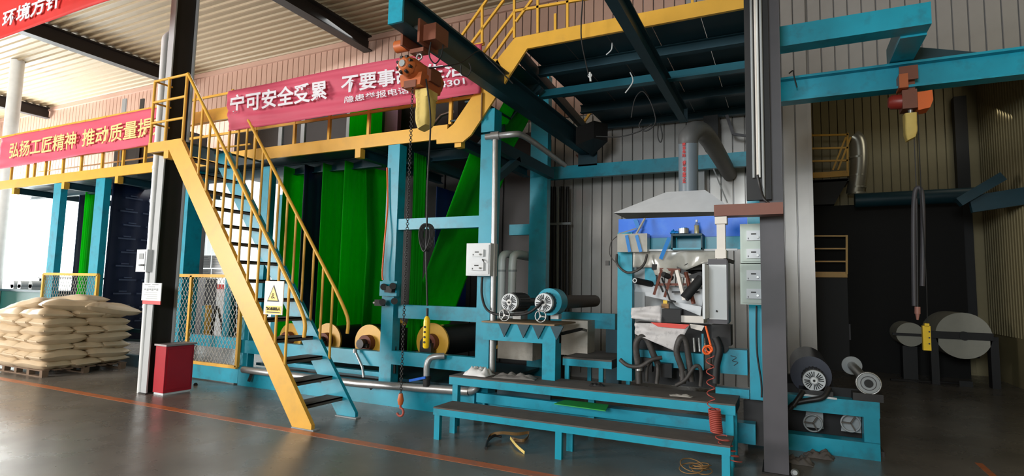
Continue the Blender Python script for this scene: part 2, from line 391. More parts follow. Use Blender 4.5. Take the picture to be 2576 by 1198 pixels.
for k in range(NL):
    z = lz + HL * k + .07; sx = .02 * math.sin(k * 2.1)
    cut = 0
    if k % 2 == 0:
        for i in range(2):
            for j in range(3):
                if k >= 6 and i == 1 and j == 0 and k == 7: continue
                lab = 'full beige sack in the %s layer from the pallet, %s row, %s half' % (ords[k], ('front', 'middle', 'rear')[j], ('left', 'right')[i])
                sack(SA[(i + j + k) % 4], px0 + .42 + i * .83 + sx + random.uniform(-.02, .02), py0 + .2 + j * .44 + random.uniform(-.02, .02), z, random.uniform(-.09, .09) + (i * math.pi), lab, rx=random.uniform(-.05, .05), ry=random.uniform(-.04, .04))
    else:
        for i in range(4):
            for j in range(2):
                lab = 'full beige sack in the %s layer from the pallet, %s row, %s' % (ords[k], ('front', 'rear')[j], ('far left', 'left of centre', 'right of centre', 'right end')[i])
                sack(SB[(i + j + k) % 4], px0 + .22 + i * .415 + sx + random.uniform(-.015, .015), py0 + .3 + j * .68 + random.uniform(-.02, .02), z, math.pi / 2 + random.uniform(-.09, .09), lab, rx=random.uniform(-.05, .05), ry=random.uniform(-.04, .04))
z = lz + HL * NL + .06
sack(SA[1], -12.0, 5.35, z, .2, 'top beige sack slumped over the left front of the stack', ry=-.18)
sack(SA[2], -11.55, 5.75, z + .09, .35, 'topmost beige sack lying across the middle of the stack', ry=-.05)
sack(SA[3], -11.1, 5.5, z + .02, 1.25, 'top beige sack with a folded corner at the right front', ry=.04)
sack(SA[0], -10.95, 6.0, z - .04, 1.5, 'top beige sack drooping at the rear right of the stack', ry=.12)
# ================================================================== STAIRCASE
YN, YS = 4.73, 5.43
st = T('steel_staircase', 'yellow and blue steel staircase rising left to the walkway landing', 'staircase', (-6.2, 5.1, 0))
P('stringer', B().prism([(-4.98, YN, 0), (-4.70, YN, 0), (-4.70, YN, .06), (-7.33, YN, 3.53), (-7.50, YN, 3.53), (-7.56, YN, 3.38)], (0, .05, 0)), YEL, st, 'yellow near stringer')
P('stringer', B().prism([(-4.98, YS, 0), (-4.70, YS, 0), (-4.70, YS, .06), (-7.33, YS, 3.53), (-7.62, YS, 3.53), (-7.50, YS, 3.29)], (0, .05, 0)), TEAL, st, 'blue far stringer')
P('foot_plate', B().box(-4.99, -4.66, YN - .01, YN + .09, 0, .012), GREY, st); P('foot_plate', B().box(-4.99, -4.66, YS - .03, YS + .06, 0, .012), GREY, st)
for k in range(14):
    z = .235 * (k + 1); X = -4.86 - (z) * .7638
    P('tread', B().box(X - .13, X + .13, YN + .05, YS, z - .015, z).box(X + .118, X + .13, YN + .05, YS, z - .045, z), DUSTY, st)
P('landing_fascia', B().box(-8.05, -7.46, YN + .003, YN + .047, 3.39, 3.53), YEL, st)
P('landing_plate', B().box(-8.05, -7.4, YN + .05, 6.1, 3.49, 3.52), TEALD, st)
P('landing_fascia', B().box(-8.05, -8.01, YN + .05, 5.02, 3.39, 3.53), YEL, st)
P('bracket', B().box(-7.68, -7.58, YN + .003, YN + .12, 3.28, 3.389), YEL, st)
def rail(Y, first):
    r = .022
    top = [(-7.31, Y, 4.44), (-5.12, Y, 1.53), (-4.91, Y, 1.2), (-4.90, Y, 1.0)]
    P('handrail', B().tube([top[0]] + smooth_path(top[1:], 4), r, 8), YEL, st)
    for k in range(12):
        X = -7.12 + k * .177; zt = 4.44 + (X + 7.31) * -1.3288; zb = max(.05, 3.5 + (X + 7.33) * -1.322 - .12)
        P('baluster', B().cyl((X, Y, zb), (X, Y, zt), .017, 6), YEL, st)
    P('newel', B().cyl((-7.32, Y, 3.5), (-7.32, Y, 4.44), .02, 8), YEL, st)
rail(YN + .02, True); rail(YS + .02, False)
b = B()
for X in (-8.03, -7.7): P('rail_post', B().cyl((X, YN + .02, 3.5), (X, YN + .02, 4.43), .02, 8), YEL, st)
for z in (3.82, 4.12, 4.43): P('landing_rail', B().cyl((-8.03, YN + .02, z), (-7.32, YN + .02, z), .018, 8), YEL, st)
for z in (3.82, 4.12, 4.43): P('landing_rail', B().cyl((-8.03, YN + .02, z), (-8.03, 5.0, z), .014, 8), YEL, st)
# warning sign on the near balusters
o = T('warning_sign', 'white warning sign with a yellow hand-crush triangle on the stair balusters', 'sign', PY(688, 793, YN - .02))
Ys = YN - .02
P('board', B().R(665, 707, 712, 792, Ys, .01), PAP, o)
c = PY(688, 745, Ys); hw = (PY(703, 750, Ys) - PY(673, 750, Ys)).length / 2
zb_, zt_ = PY(688, 759, Ys)[2], PY(689, 717, Ys)[2]
P('triangle_border', B().prism([(c.x - hw, Ys - .003, zb_), (c.x + hw, Ys - .003, zb_), (c.x, Ys - .003, zt_)], (0, .003, 0)), LK, o)
k_ = .82; zc = zb_ + (zt_ - zb_) * .36
P('triangle', B().prism([(c.x - hw * k_, Ys - .005, zc + (zb_ - zc) * k_), (c.x + hw * k_, Ys - .005, zc + (zb_ - zc) * k_), (c.x, Ys - .005, zc + (zt_ - zc) * k_)], (0, .003, 0)), PENY, o)
b = B().ring((c.x - .003, Ys - .007, zc + .012), (0, 1, 0), .012, .003, 16, 4).ring((c.x - .014, Ys - .007, zc - .02), (0, 1, 0), .013, .003, 16, 4)
b.prism([(c.x - .002, Ys - .008, zc - .012), (c.x + .012, Ys - .008, zc - .016), (c.x + .03, Ys - .008, zc - .028), (c.x + .022, Ys - .008, zc - .034), (c.x + .006, Ys - .008, zc - .026)], (0, .003, 0))
P('pictogram', b, LK, o)
P('caption_plate', B().R(668, 770, 707, 790, Ys - .003, .004), PENY, o)
a, d = PY(670, 772, Ys), PY(705, 782, Ys); letters(o, '当心机械伤人', a.x, d.x, d.z, a.z, Ys - .005, LK, .0)
P('caption_line', B().R(671, 785, 703, 787, Ys - .006, .002), LK, o)
# ================================================================== LOWER WALKWAY
wk = T('lower_walkway', 'yellow railed steel walkway running along the machine with banners tied to it', 'walkway', (-10, 6.5, 3.57))
P('fascia', B().box(-16.6, -4.02, 6.2, 6.24, 3.575, 3.765), YEL, wk)
X = -16.6
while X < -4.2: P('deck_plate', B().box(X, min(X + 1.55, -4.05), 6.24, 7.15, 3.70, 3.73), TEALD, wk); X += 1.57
for x, y in ((33, 478), (158, 465), (293, 447), (900, 378), (1152, 350)):
    X = PY(x, y, 6.2)[0]; P('bracket', B().box(X - .05, X + .05, 6.2, 6.3, 3.44, 3.575), YEL, wk); P('joist', B().ibeam((X, 6.3, 3.52), (X, 8.4, 3.52), .1, .14, .012), TEALD, wk)
P('joist', B().ibeam((-16.6, 7.1, 3.6), (-4.1, 7.1, 3.6), .1, .18, .012), TEALD, wk)
for x in (35, 75, 92, 120, 163, 208, 260, 312, 366, 640, 738, 825, 924, 1130):
    X = PY(x, 350, 6.2)[0]; P('rail_post', B().box(X - .022, X + .022, 6.2, 6.24, 3.765, 4.82), YEL, wk)
for z in (4.1, 4.8):
    P('rail', B().box(-16.5, -8.2, 6.205, 6.235, z - .02, z + .02), YEL, wk); P('rail', B().box(-8.2, -3.5, 6.205, 6.235, z - .02, z + .02), YEL, wk)
for z in (4.2, 4.75): P('far_rail', B().tube([(-16.5, 7.15, z), (-9, 7.15, z)], .018, 6), YEL, wk)
for X in (-16, -14.6, -13.2): P('far_post', B().cyl((X, 7.15, 3.7), (X, 7.15, 4.75), .018, 6), YEL, wk)
b = B().R(490, 275, 575, 305, 6.9, .04); P('toe_board', b, YEL, wk)
# banners
def banner(name, x0, x1, z0f, z1f, Y, m, label, amp=.02, sag=.0, seed=0):
    def fn(u, v):
        x = x0 + u * (x1 - x0); za, zb = z0f(u), z1f(u)
        z = za + v * (zb - za) - sag * math.sin(u * math.pi) * v
        d = amp * (noise.noise(Vector((x * .6, v * 5 + x * .5, seed))) + .4 * noise.noise(Vector((x * 1.5, v * 9 + x, seed + 5))))
        return (x, Y + d, z)
    o = T(name, label, 'banner', ((x0 + x1) / 2, Y, min(z0f(0), z0f(1))))
    P('cloth', B().sheet(fn, 90, 16, .004), m, o); return o
o1 = banner('banner', -15.9, -9.95, lambda u: 4.02 + .05 * u, lambda u: 4.74 + .0 * u, 6.12, BAN, 'pink-red banner with yellow characters on the left walkway railing', .035)
for s_, xa, xb, za, zb in (('弘扬工匠精神', 27, 196, 0, 0), ('推动质量提升', 207, 425, 0, 0)):
    a, d = PY(xa, 380, 6.08), PY(xb, 330, 6.08); letters(o1, s_, a.x, d.x, 4.2, 4.55, 6.06, LY, .012)
A0, A1, A2, A3 = PY(575, 330, 5.37), PY(1208, 235, 6.12), PY(1212, 108, 6.12), PY(572, 228, 5.37)
def fb(u, v):
    p = A0.lerp(A1, u).lerp(A3.lerp(A2, u), v); x = p.x
    return (x, p.y + .045 * (noise.noise(Vector((x * .6, v * 7 + x * .5, 3))) + .5 * noise.noise(Vector((x * 1.5, v * 9 + x, 8)))), p.z)
o2 = T('banner', 'pink-red banner with large white safety characters and a telephone line', 'banner', A0)
P('cloth', B().sheet(fb, 90, 16, -.004), BAN, o2)
NB = (A1 - A0).cross(A3 - A0).normalized()
def on_b(x, y): d = ray(x, y); return CAM + d * ((A0 + NB * .06 - CAM).dot(NB) / d.dot(NB))
def letters4(par, s_, c4, m, bold):
    q = letters(par, s_, 0, 1, 0, 1, 0, m, bold); off = wl(par); bl, br, tr, tl = [on_b(*c) for c in c4]
    for v in q.data.vertices:
        w_ = v.co + off; p = bl.lerp(br, w_.x).lerp(tl.lerp(tr, w_.x), w_.z); v.co = p + NB * (-w_.y) - off
letters4(o2, '宁可安全受累', ((578, 287), (823, 250), (822, 200), (580, 240)), LW, .022)
letters4(o2, '不要事故', ((857, 236), (1045, 207), (1040, 165), (860, 190)), LW, .022)
letters4(o2, '生活', ((1072, 203), (1168, 190), (1166, 148), (1070, 162)), LW, .022)
letters4(o2, '隐患举报电话：', ((866, 260), (1040, 233), (1036, 215), (868, 243)), LW, .008)
letters4(o2, '4301', ((1106, 222), (1170, 211), (1168, 196), (1106, 206)), LW, .015)
P('tie', B().cyl((-3.47, 6.14, 3.75), (-3.47, 6.14, 4.1), .012, 6), KRAFT, o2)
o3 = banner('banner', -11.6, -7.6, lambda u: 5.23 + .02 * u, lambda u: 6.1, 4.0, BANR, 'bright red banner with white characters hanging high at the top left', .02, seed=8)
a, d = PY(7, 40, 3.95), PY(150, 20, 3.95); letters(o3, '环境方针', a.x, d.x, 5.36, 5.62, 3.955, LW, .02)
S('banner_rope', B().tube([(-14.5, 4.02, 5.2), (-11.6, 4.0, 5.25)], .008, 6), BLACK, 'thin dark rope holding the upper left corner of the high red banner', 'rope')
# ================================================================== UPPER DECK
ud = T('upper_deck', 'high platform with yellow fascia and dark underside above the coating station', 'platform', (-1.7, 8, 4.58))
zf = lambda x, y: (lambda p: (p.x, 6.16, p.z))(PY(x, y, 6.16))
P('stair_stringer', B().prism([zf(1326, 122), zf(1295, 95), zf(1252, 148), zf(1140, 313), zf(1184, 340)], (0, .035, 0)), YEL, ud)
P('stringer_foot', B().prism([zf(1184, 340), zf(1140, 313), zf(1098, 347), zf(1098, 362), zf(1164, 357)], (0, .033, 0)), YEL, ud)
P('splice_plate', B().prism([zf(1232, 150), zf(1250, 148), zf(1270, 185), zf(1235, 225), zf(1212, 188)], (0, .02, 0)), YEL, ud)
P('fascia', B().prism([zf(1326, 122), zf(1295, 95), (-.3, 6.16, 4.775), (-.3, 6.16, 4.605)], (0, .04, 0)), YEL, ud)
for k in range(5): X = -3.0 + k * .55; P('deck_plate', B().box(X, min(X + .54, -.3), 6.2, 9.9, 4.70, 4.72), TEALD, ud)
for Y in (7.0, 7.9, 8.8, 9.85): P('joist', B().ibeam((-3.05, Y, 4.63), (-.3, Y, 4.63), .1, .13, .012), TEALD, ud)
P('edge_beam', B().prism([(-3.08, 6.2, 4.56), (-3.0, 6.2, 4.56), (-3.3, 9.9, 4.56), (-3.38, 9.9, 4.56)], (0, 0, .15)), TEALD, ud)
P('far_stringer', B().prism([(-3.1, 7.1, 4.72), (-3.1, 7.1, 4.52), (-3.95, 7.1, 3.6), (-4.2, 7.1, 3.6)], (0, .04, 0)), TEALD, ud)
for k in range(4): X = -3.2 - k * .22; z = 4.5 - k * .235; P('tread', B().box(X - .12, X + .12, 6.2, 7.1, z, z + .02), TEALD, ud)
def pt(x, y, Y=6.18): return PY(x, y, Y)
bars = [((1294, 96), (1294, -30)), ((1353, 84), (1353, -30)), ((1397, 78), (1397, 35)), ((1428, 72), (1428, -30)), ((1742, 12), (1742, -30)), ((1213, 110), (1213, 18)),
        ((1296, 28), (1480, -4)), ((1149, 108), (1225, 0)), ((1187, 108), (1268, 0)), ((1215, 135), (1294, 30)), ((1226, 165), (1294, 68)), ((1298, 55), (1338, 0))]
for (a, c_) in bars: P('rail', B().bar(pt(*a), pt(*c_), .03, .03, (0, 1, 0)), YEL, ud)
for X in (-.75, -1.6): P('rail', B().bar((X, 9.8, 4.7), (X, 9.8, 5.6), .03), YEL, ud)
P('rail', B().bar((-3.3, 9.8, 5.2), (-.4, 9.8, 5.2), .03), YEL, ud)
P('rail', B().bar((-3.6, 9.7, 4.3), (-3.0, 9.7, 5.1), .04), YEL, ud)
# wires under the deck
for i, (pp, m, lab) in enumerate((
    ([(1466, 0, 5.9), (1462, 60, 5.9), (1464, 110, 5.95), (1480, 185, 6.0), (1486, 205, 6.0)], BLACK, 'long thin cable hanging in front of the upper deck fascia'),
    ([(1540, 108, 6.5), (1538, 125, 6.5), (1525, 138, 6.5)], PVC, 'short pale loose wire end curling under the upper deck'),
    ([(1585, 182, 6.7), (1592, 205, 6.7), (1573, 234, 6.7)], PVC, 'pale curved wire hanging left of the wire loops'),
    ([(1588, 296, 6.9), (1597, 250, 6.9), (1615, 230, 6.9), (1632, 248, 6.9), (1645, 280, 6.9), (1648, 310, 6.9), (1625, 330, 6.9), (1608, 318, 6.9), (1615, 300, 6.9)], BLACK, 'tangle of dark wire loops hanging from the upper deck'),
    ([(1500, 343, 7.0), (1560, 344, 7.0), (1610, 330, 7.0), (1640, 312, 7.0)], BLACK, 'sagging dark wire strung toward the wire tangle'),
    ([(1656, 310, 7.1), (1655, 345, 7.1), (1662, 358, 7.1), (1666, 340, 7.1), (1660, 310, 7.1)], BLACK, 'narrow dark wire loop right of the wire tangle'))):
    S('hanging_wire', wire(pp, .008), m, lab, 'wire')
S('wire_knot', B().cyl(pt(1484, 182, 6.0), pt(1486, 205, 6.0), .012, 6).ring(pt(1484, 190, 6.0), (0, 1, 0), .02, .007), PVC, 'whitish taped knot at the end of the long hanging cable', 'wire')
# ================================================================== MACHINE FRAME
mf = T('machine_frame', 'long blue steel frame of the fabric treating machine standing on its base beam', 'machine frame', (-7, 7.5, 0))
def post(x0, x1, Y, d, z0, z1, m=TEAL): return P('post', B().box(x0, x1, Y, Y + d, z0, z1), m, mf)
for X in range(-160, -6, 20): pass
P('base_beam', B().box(-7.75, -3.35, 6.2, 6.32, .0, .29), TEAL, mf)
P('base_beam', B().box(-10.2, -7.78, 6.22, 6.3, .02, .27), TEAL, mf); P('base_beam', B().box(-17, -10.25, 6.5, 6.6, .0, .2), TEALD, mf)
P('base_beam', B().box(-3.33, -.3, 6.25, 6.4, .1, .3), TEAL, mf)
post(-3.5, -3.31, 6.2, .2, .29, 3.57); post(-3.5, -3.31, 6.2, .2, 3.60, 3.9); post(-4.99, -4.79, 6.2, .16, .29, 3.57)
post(-13.66, -13.38, 6.21, .12, 0, 3.57); post(-12.14, -11.84, 6.21, .12, 0, 3.57); post(-9.62, -9.5, 6.35, .3, 0, 3.6); post(-7.8, -7.62, 6.25, .12, .0, 1.05); post(-7.95, -7.8, 6.6, .15, 1.05, 3.57)
post(-.34, -.19, 6.2, .12, .55, 4.58)
post(-3.83, -3.52, 8.5, .15, 0, 5.2, TEAL)
post(-8.25, -8.12, 7.2, .1, 0, 3.2)
def cb_(x0, x1, Y, d, z0, z1, m=TEAL): return P('cross_beam', B().box(x0, x1, Y, Y + d, z0, z1), m, mf)
cb_(-4.79, -3.5, 6.22, .1, 2.37, 2.52); cb_(-4.72, -3.5, 6.22, .14, 1.17, 1.35)
cb_(-4.79, -3.5, 6.2, .12, .55, .73); cb_(-7.8, -4.99, 6.22, .12, .5, .70); cb_(-10.1, -7.8, 6.5, .1, .5, .68)
cb_(-7.1, -4.99, 6.35, .1, .34, .40, TEAL)
cb_(-4.2, -3.83, 8.5, .1, 2.5, 2.68); cb_(-3.5, -3.4, 6.4, 2.1, 3.42, 3.58, TEALD); cb_(-4.95, -4.85, 6.36, 2.1, 3.42, 3.57, TEALD)
cb_(-3.85, -.4, 9.4, .1, 3.6, 3.83); cb_(-.33, -.21, 6.32, 3.1, 4.3, 4.42, TEAL)
cb_(-3.2, -.34, 7.35, .12, 4.4, 4.5, mat('half_shaded_teal', (.006, .13, .18), .35))  # teal darkened halfway, painting the faint highlight in the shade under the deck
P('strut', B().bar((-3.45, 6.5, 3.65), (-4.2, 8.4, 4.5), .14, .14), TEALD, mf)
P('strut', B().bar((-3.45, 6.45, 3.0), (-3.45, 7.2, 3.45), .1, .1), TEALD, mf)
P('strut', B().bar((-3.95, 7.2, 3.9), (-3.1, 7.2, 4.5), .1, .1), TEALD, mf)
P('floor_plinth', B().box(-8.0, -3.3, 6.33, 6.9, 0, .06), mat('concrete_plinth', (.2, .19, .18), .8), mf)
P('drip_tray', B().box(-7.6, -3.6, 6.4, 8.6, .3, .34), TEALD, mf)
# housings and dark backdrop behind
o = T('dark_backdrop', 'dark steel oven housing added behind the hanging fabric', 'backdrop', (-6.5, 9.2, 0))  # dark backdrop added for the blackness behind the fabric
P('housing', B().box(-9.0, -3.9, 9.0, 9.6, 0, 4.4), DARK, o); 
for k in range(8): P('backdrop_panel', B().box(-8.95 + k * .63, -8.36 + k * .63, 8.97, 9.0, .3, 4.2), DARK, o)
o = T('dark_tank', 'tall dark enclosure behind the left walkway beside the navy cloth', 'tank', (-14.9, 9, 0))
P('housing', B().box(-16.1, -13.7, 8.9, 9.7, 0, 4.9), DARK, o)
P('rib', B().box(-16.1, -16.0, 8.85, 8.9, 0, 4.9), BROWND, o)
o = T('upper_housing', 'dark machine housing seen between the walkway railing posts under the banners', 'housing', (-9, 8, 3.8))
for xa, xb in ((592, 905), (908, 1150)): P('housing', B().box(PY(xa, 330, 7.75).x, PY(xb, 330, 7.75).x, 7.75, 8.7, 3.78, 5.2), DARK, o)
P('housing', B().box(PY(286, 400, 7.75).x, PY(420, 380, 7.75).x, 7.75, 8.7, 3.78, 5.1), DARK, o)
for x in (300, 345, 700, 756, 870, 985): P('edge_strip', B().R(x, 250, x + 9, 430, 7.72, .03), BROWND if x % 2 else GREY, o)
P('pink_roll', B().R(968, 250, 1000, 360, 7.5, .1), mat('mauve_cloth', (.2, .09, .14), .6), o, 'mauve cloth roll')
P('silver_pipe', B().tube([PY(1065, 345, 7.5), PY(1110, 290, 7.5), PY(1140, 280, 7.5)], .03, 8), STEEL, o)
P('support', B().box(-8.6, -8.4, 8.0, 8.3, 0, 3.78), BLACK, o)
# webs of fabric (width runs into the depth Y)
def web(name, m, pts, y0, y1, label, cat='fabric', fold=.0, seed=0):
    L = [Vector(p) for p in pts]
    def fn(u, v):
        t = v * (len(L) - 1); i = min(int(t), len(L) - 2); f = t - i; p = L[i].lerp(L[i + 1], f); Y = y0 + u * (y1 - y0)
        return (p.x + fold * math.sin(u * 7 + seed) + .015 * noise.noise(Vector((u * 8, v * 1.2, seed))), Y, p.y)
    return S(name, B().sheet(fn, 24, 10 * (len(L) - 1) if len(L) < 4 else 3 * len(L), .004), m, label, cat)
def wx(x, X): return PX(x, 600, X).y
web('green_web', GRN, [(-6.42, .62), (-6.42, 3.62)], wx(858, -6.42), wx(926, -6.42), 'bright green fabric sheet hanging to the lower roller, left of the orange cable post', seed=1)
web('green_web', GRN, [(-6.25, .62), (-6.2, 2.2), (-6.32, 3.62)], wx(915, -6.25), wx(1000, -6.25), 'second bright green fabric sheet just behind the first, next to the orange cable post', fold=.03, seed=2)
web('green_web', GRN, [(-6.9, .6), (-6.9, 3.62)], wx(803, -6.9), wx(870, -6.9), 'darker green fabric sheet left of the bright ones', seed=3)
web('navy_web', NAVY, [(-7.3, .5), (-7.3, 3.62)], wx(756, -7.3), wx(830, -7.3), 'dark navy fabric sheet between two green sheets', seed=4)
web('green_web', GRN, [(-7.75, .5), (-7.75, 3.62)], wx(704, -7.75), wx(775, -7.75), 'dark green fabric sheet directly behind the stair handrails', seed=5)
web('green_web', GRN, [(-4.98, 1.0), (-3.95, 3.6)], 6.75, 7.95, 'slanting green fabric sheet rising to the right beside the grey control box', seed=6)
web('green_web', GRN, [(-4.72, .7), (-4.72, 3.5)], 6.45, 6.75, 'narrow green strip behind the hanging chain', seed=7)
web('green_web', GRN, [(-3.72, 3.75), (-3.3, 4.45)], 6.75, 7.6, 'green fabric sheet passing up below the yellow stair stringer', seed=8)
web('green_web', GRN, [(-6.4, 3.8), (-6.4, 4.9)], wx(865, -6.4), wx(968, -6.4), 'green fabric seen between the railing posts under the long banner', seed=9)
web('blue_web', mat('royal_blue_fabric', (.01, .05, .25), .5, trans=.2), [(-5.3, 1.2), (-5.3, 3.3)], 7.9, 9.0, 'blue fabric sheet in the dark behind the hook chain', seed=10)
web('navy_web', NAVY, [(-12.2, .35), (-12.15, 3.55)], wx(268, -12.2), wx(445, -12.2), 'large navy printed cloth hanging left of the tall grey column', seed=11)
web('green_web', GRN, [(-14.1, .5), (-14.1, 3.6)], wx(205, -14.1), wx(230, -14.1), 'narrow dark green strip hanging between the left blue posts', seed=12)
web('navy_web', NAVY, [(-14.5, .4), (-14.5, 3.6)], wx(190, -14.5), wx(260, -14.5), 'dark navy sheet behind the narrow green strip at the left', seed=13)
web('navy_web', NAVY, [(-10.3, .35), (-10.3, 3.55)], 6.6, wx(466, -10.3), 'navy sheet immediately left of the wire guard behind the column', seed=14)
# print on the navy cloth (rows of pale marks) as thin raised letters on its right face
nv = [o for o in bpy.data.objects if o.name.startswith('navy_web') and 'printed' in o.get('label', '')][0]
for k in range(10):
    for j in range(2):
        z = .75 + k * .28; y_ = wx(292, -12.2) + j * .45 + (k % 2) * .08
        P('print_mark', B().box(-12.14, -12.13, y_, y_ + .34, z, z + .03).box(-12.14, -12.13, y_ + .1, y_ + .25, z + .05, z + .075), mat('faded_print', (.05, .07, .13), .6) if 'faded_print' not in MATS else MATS['faded_print'], nv)
# rollers with yellow flanges (axis Y)
def drum(cx, cy, Y, rpx, label, L_=1.7, rr=None):
    c = PY(cx, cy, Y); r = rpx * (PY(cx + 1, cy, Y) - PY(cx, cy, Y)).length
    o = T('fabric_roller', label, 'roller', (c.x, Y, c.z))
    P('flange', B().cyl((c.x, Y, c.z), (c.x, Y + .03, c.z), r, 40), YEL, o)
    P('drum', B().cyl((c.x, Y + .03, c.z), (c.x, Y + L_, c.z), r * .82, 32), DARK, o)
    P('flange', B().cyl((c.x, Y + L_, c.z), (c.x, Y + L_ + .03, c.z), r, 32), YEL, o)
    P('hub', B().cyl((c.x, Y - .1, c.z), (c.x, Y, c.z), r * .45, 24), RUST, o)
    P('shaft', B().cyl((c.x, Y - .2, c.z), (c.x, Y - .1, c.z), r * .25, 16), DARK, o)
    P('bearing_block', B().box(c.x - r * .35, c.x + r * .35, Y - .16, Y - .08, .71, c.z), DARK, o)
    return o
drum(730, 851, 6.6, 27, 'yellow flanged roller partly hidden behind the stair treads')
drum(824, 856, 6.6, 32, 'yellow flanged roller left of the bright green sheet')
drum(928, 863, 6.6, 36, 'yellow flanged roller directly right of the bright green sheet')
drum(1087, 861, 6.6, 40, 'pale yellow flanged roller behind the yellow pendant control')
# lever at roller 3
S('roller_lever', B().tube([PY(893, 883, 6.15), PY(912, 925, 6.12), PY(915, 950, 6.1)], .018, 8).cyl(PY(893, 878, 6.15), PY(893, 888, 6.15), .03, 8), GALV, 'thin grey lever rod leaning below the roller right of the green sheet', 'lever')
# blue post fittings and orange cable
o = T('valve_block', 'pair of black pneumatic valves clamped on the blue post with the orange cable', 'valve', PY(970, 765, 6.1))
P('plate', B().R(955, 708, 998, 745, 6.12, .06), TEAL, o)
for x, y in ((965, 722), (988, 720), (962, 760), (992, 758)): P('valve', B().cyl(PY(x, y, 6.02), PY(x, y, 6.12), .045, 12), BLACK, o); 
for x, y in ((975, 728), (950, 762)): P('valve_body', B().R(x - 8, y - 8, x + 10, y + 8, 6.04, .08), DARK, o)
P('nozzle', B().cyl(PY(940, 762, 6.1), PY(955, 762, 6.1), .02, 8), STEEL, o)
S('orange_cable', wire([(974, 422, 6.17), (975, 520, 6.17), (968, 600, 6.12), (962, 680, 6.12), (963, 705, 6.12)], .012), ORH, 'orange cable running down the left edge of the blue post', 'cable')
S('black_drain_hose', wire([(996, 775, 6.3), (994, 850, 6.3), (992, 940, 6.25)], .02), BLACK, 'black hose running down the right side of the orange cable post', 'hose')
# pipes
o = T('floor_pipe', 'long galvanised pipe on brackets along the machine base', 'pipe', (-5.4, 6.08, .2))
P('pipe', B().tube([PY(612, 930, 6.08), PY(900, 965, 6.08), PY(1180, 985, 6.08)], .052, 16), GALV, o)
P('elbow', B().tube(smooth_path([PY(1180, 985, 6.08), PY(1196, 978, 6.1), PY(1200, 962, 6.15)], 4), .05, 12), GALV, o)
for x in (625, 930): P('bracket', B().bar(PY(x, 960 + (x - 625) * .06, 6.12), PY(x + 10, 935 + (x - 625) * .12, 6.16), .04), DARK, o)
o = T('elbow_pipe', 'galvanised elbow pipe with a blue handled valve under the pale yellow roller', 'pipe', PY(1075, 970, 6.0))
P('pipe', B().tube(smooth_path([PY(1073, 948, 6.05), PY(1074, 920, 6.05), PY(1082, 902, 6.07), PY(1098, 897, 6.1), PY(1118, 896, 6.15)], 5), .04, 14), GALV, o)
P('flange', B().cyl(PY(1073, 955, 6.05), PY(1073, 946, 6.05), .06, 16), DARK, o); P('valve_body', B().cyl(PY(1073, 972, 6.05), PY(1073, 955, 6.05), .045, 14), DARK, o)
P('valve_handle', B().bar(PY(1030, 958, 5.98), PY(1070, 950, 5.98), .02, .03), MATS['blue_panel'], o, 'blue handle')
o = T('riser_pipe', 'tall silver vertical pipe in front of the blue post beside the control box', 'pipe', PY(1240, 930, 6.1))
pb, pt_ = PY(1238, 935, 6.12), PY(1246, 352, 6.12)
P('pipe', B().tube([pb, pt_], .035, 14), GALV, o)
P('cross_pipe', B().tube(smooth_path([PY(1222, 345, 6.1), PY(1290, 338, 6.15), PY(1312, 340, 6.3), PY(1345, 360, 6.7), PY(1420, 415, 7.8)], 4), .04, 12), GALV, o)
P('tee', B().cyl(PY(1236, 343, 6.1), PY(1256, 341, 6.12), .055, 12), GALV, o)
o = T('twin_vent_pipes', 'two pale grey bent pipes standing in the dark behind the motors', 'pipe', (-4.1, 8.2, 0))
for x in (1263, 1290):
    P('pipe', B().tube(smooth_path([PY(x - 4, 800, 8.2), PY(x - 2, 720, 8.2), PY(x, 655, 8.2), PY(x + 8, 640, 8.25), PY(x + 35, 642, 8.6), PY(x + 70, 648, 9.0)], 4), .065, 14), PVC, o)
    P('clamp', B().cyl(PY(x - 1, 684, 8.2), PY(x - 1, 679, 8.2), .072, 14), GREY, o)
o = T('conduit_bundle', 'row of dark vertical conduits on the back wall right of the inner blue post', 'conduit', (-3, 9.8, 0))
for x in (1384, 1394, 1404, 1414, 1428): P('conduit', B().cyl(PY(x, 470, 9.8), (PY(x, 790, 9.8).x, 9.8, 0), .035 if x != 1414 else .05, 8), DARK if x != 1404 else GREY, o)
P('strap', B().R(1380, 560, 1435, 566, 9.72, .03), GREY, o)
S('brown_wall_bracket', B().bar(PY(1487, 360, 9.7), PY(1480, 425, 9.7), .04).bar(PY(1450, 390, 9.7), PY(1480, 420, 9.7), .03).bar(PY(1505, 365, 9.3), PY(1480, 425, 9.7), .03), RUST, 'small rust-brown triangular bracket on the pale back wall', 'bracket')
# control box on post
def ctrl(x0, y0, x1, y1, Y, d, m, label, meters, name='control_box'):
    o = T(name, label, 'control box', PY((x0 + x1) / 2, y1, Y))
    P('enclosure', B().R(x0, y0, x1, y1, Y, d), m, o)
    P('door', B().R(x0 + 4, y0 + 4, x1 - 4, y1 - 4, Y - .012, .014), m, o)
    for (mx0, my0, mx1, my1) in meters:
        f = P('meter', B().R(mx0, my0, mx1, my1, Y - .035, .03), WHITE, o)
        cx_, cy_ = mx0 + (mx1 - mx0) * .7, my0 + (my1 - my0) * .68
        P('knob', B().cyl(PY(cx_, cy_, Y - .055), PY(cx_, cy_, Y - .034), .011, 10), STEEL, f)
        P('display', B().R(mx0 + (mx1 - mx0) * .28, my0 + (my1 - my0) * .28, mx0 + (mx1 - mx0) * .6, my0 + (my1 - my0) * .42, Y - .038, .004), LK, f)
        P('indicator', B().R(mx0 + 3, my1 - 7, mx0 + 5, my1 - 3, Y - .038, .004), LK, f)
    return o
cbx = ctrl(1173, 612, 1233, 694, 6.0, .19, WHITE, 'grey-white control box with two meters on the blue post by the silver pipe', ((1186, 628, 1216, 646), (1184, 661, 1216, 681)))
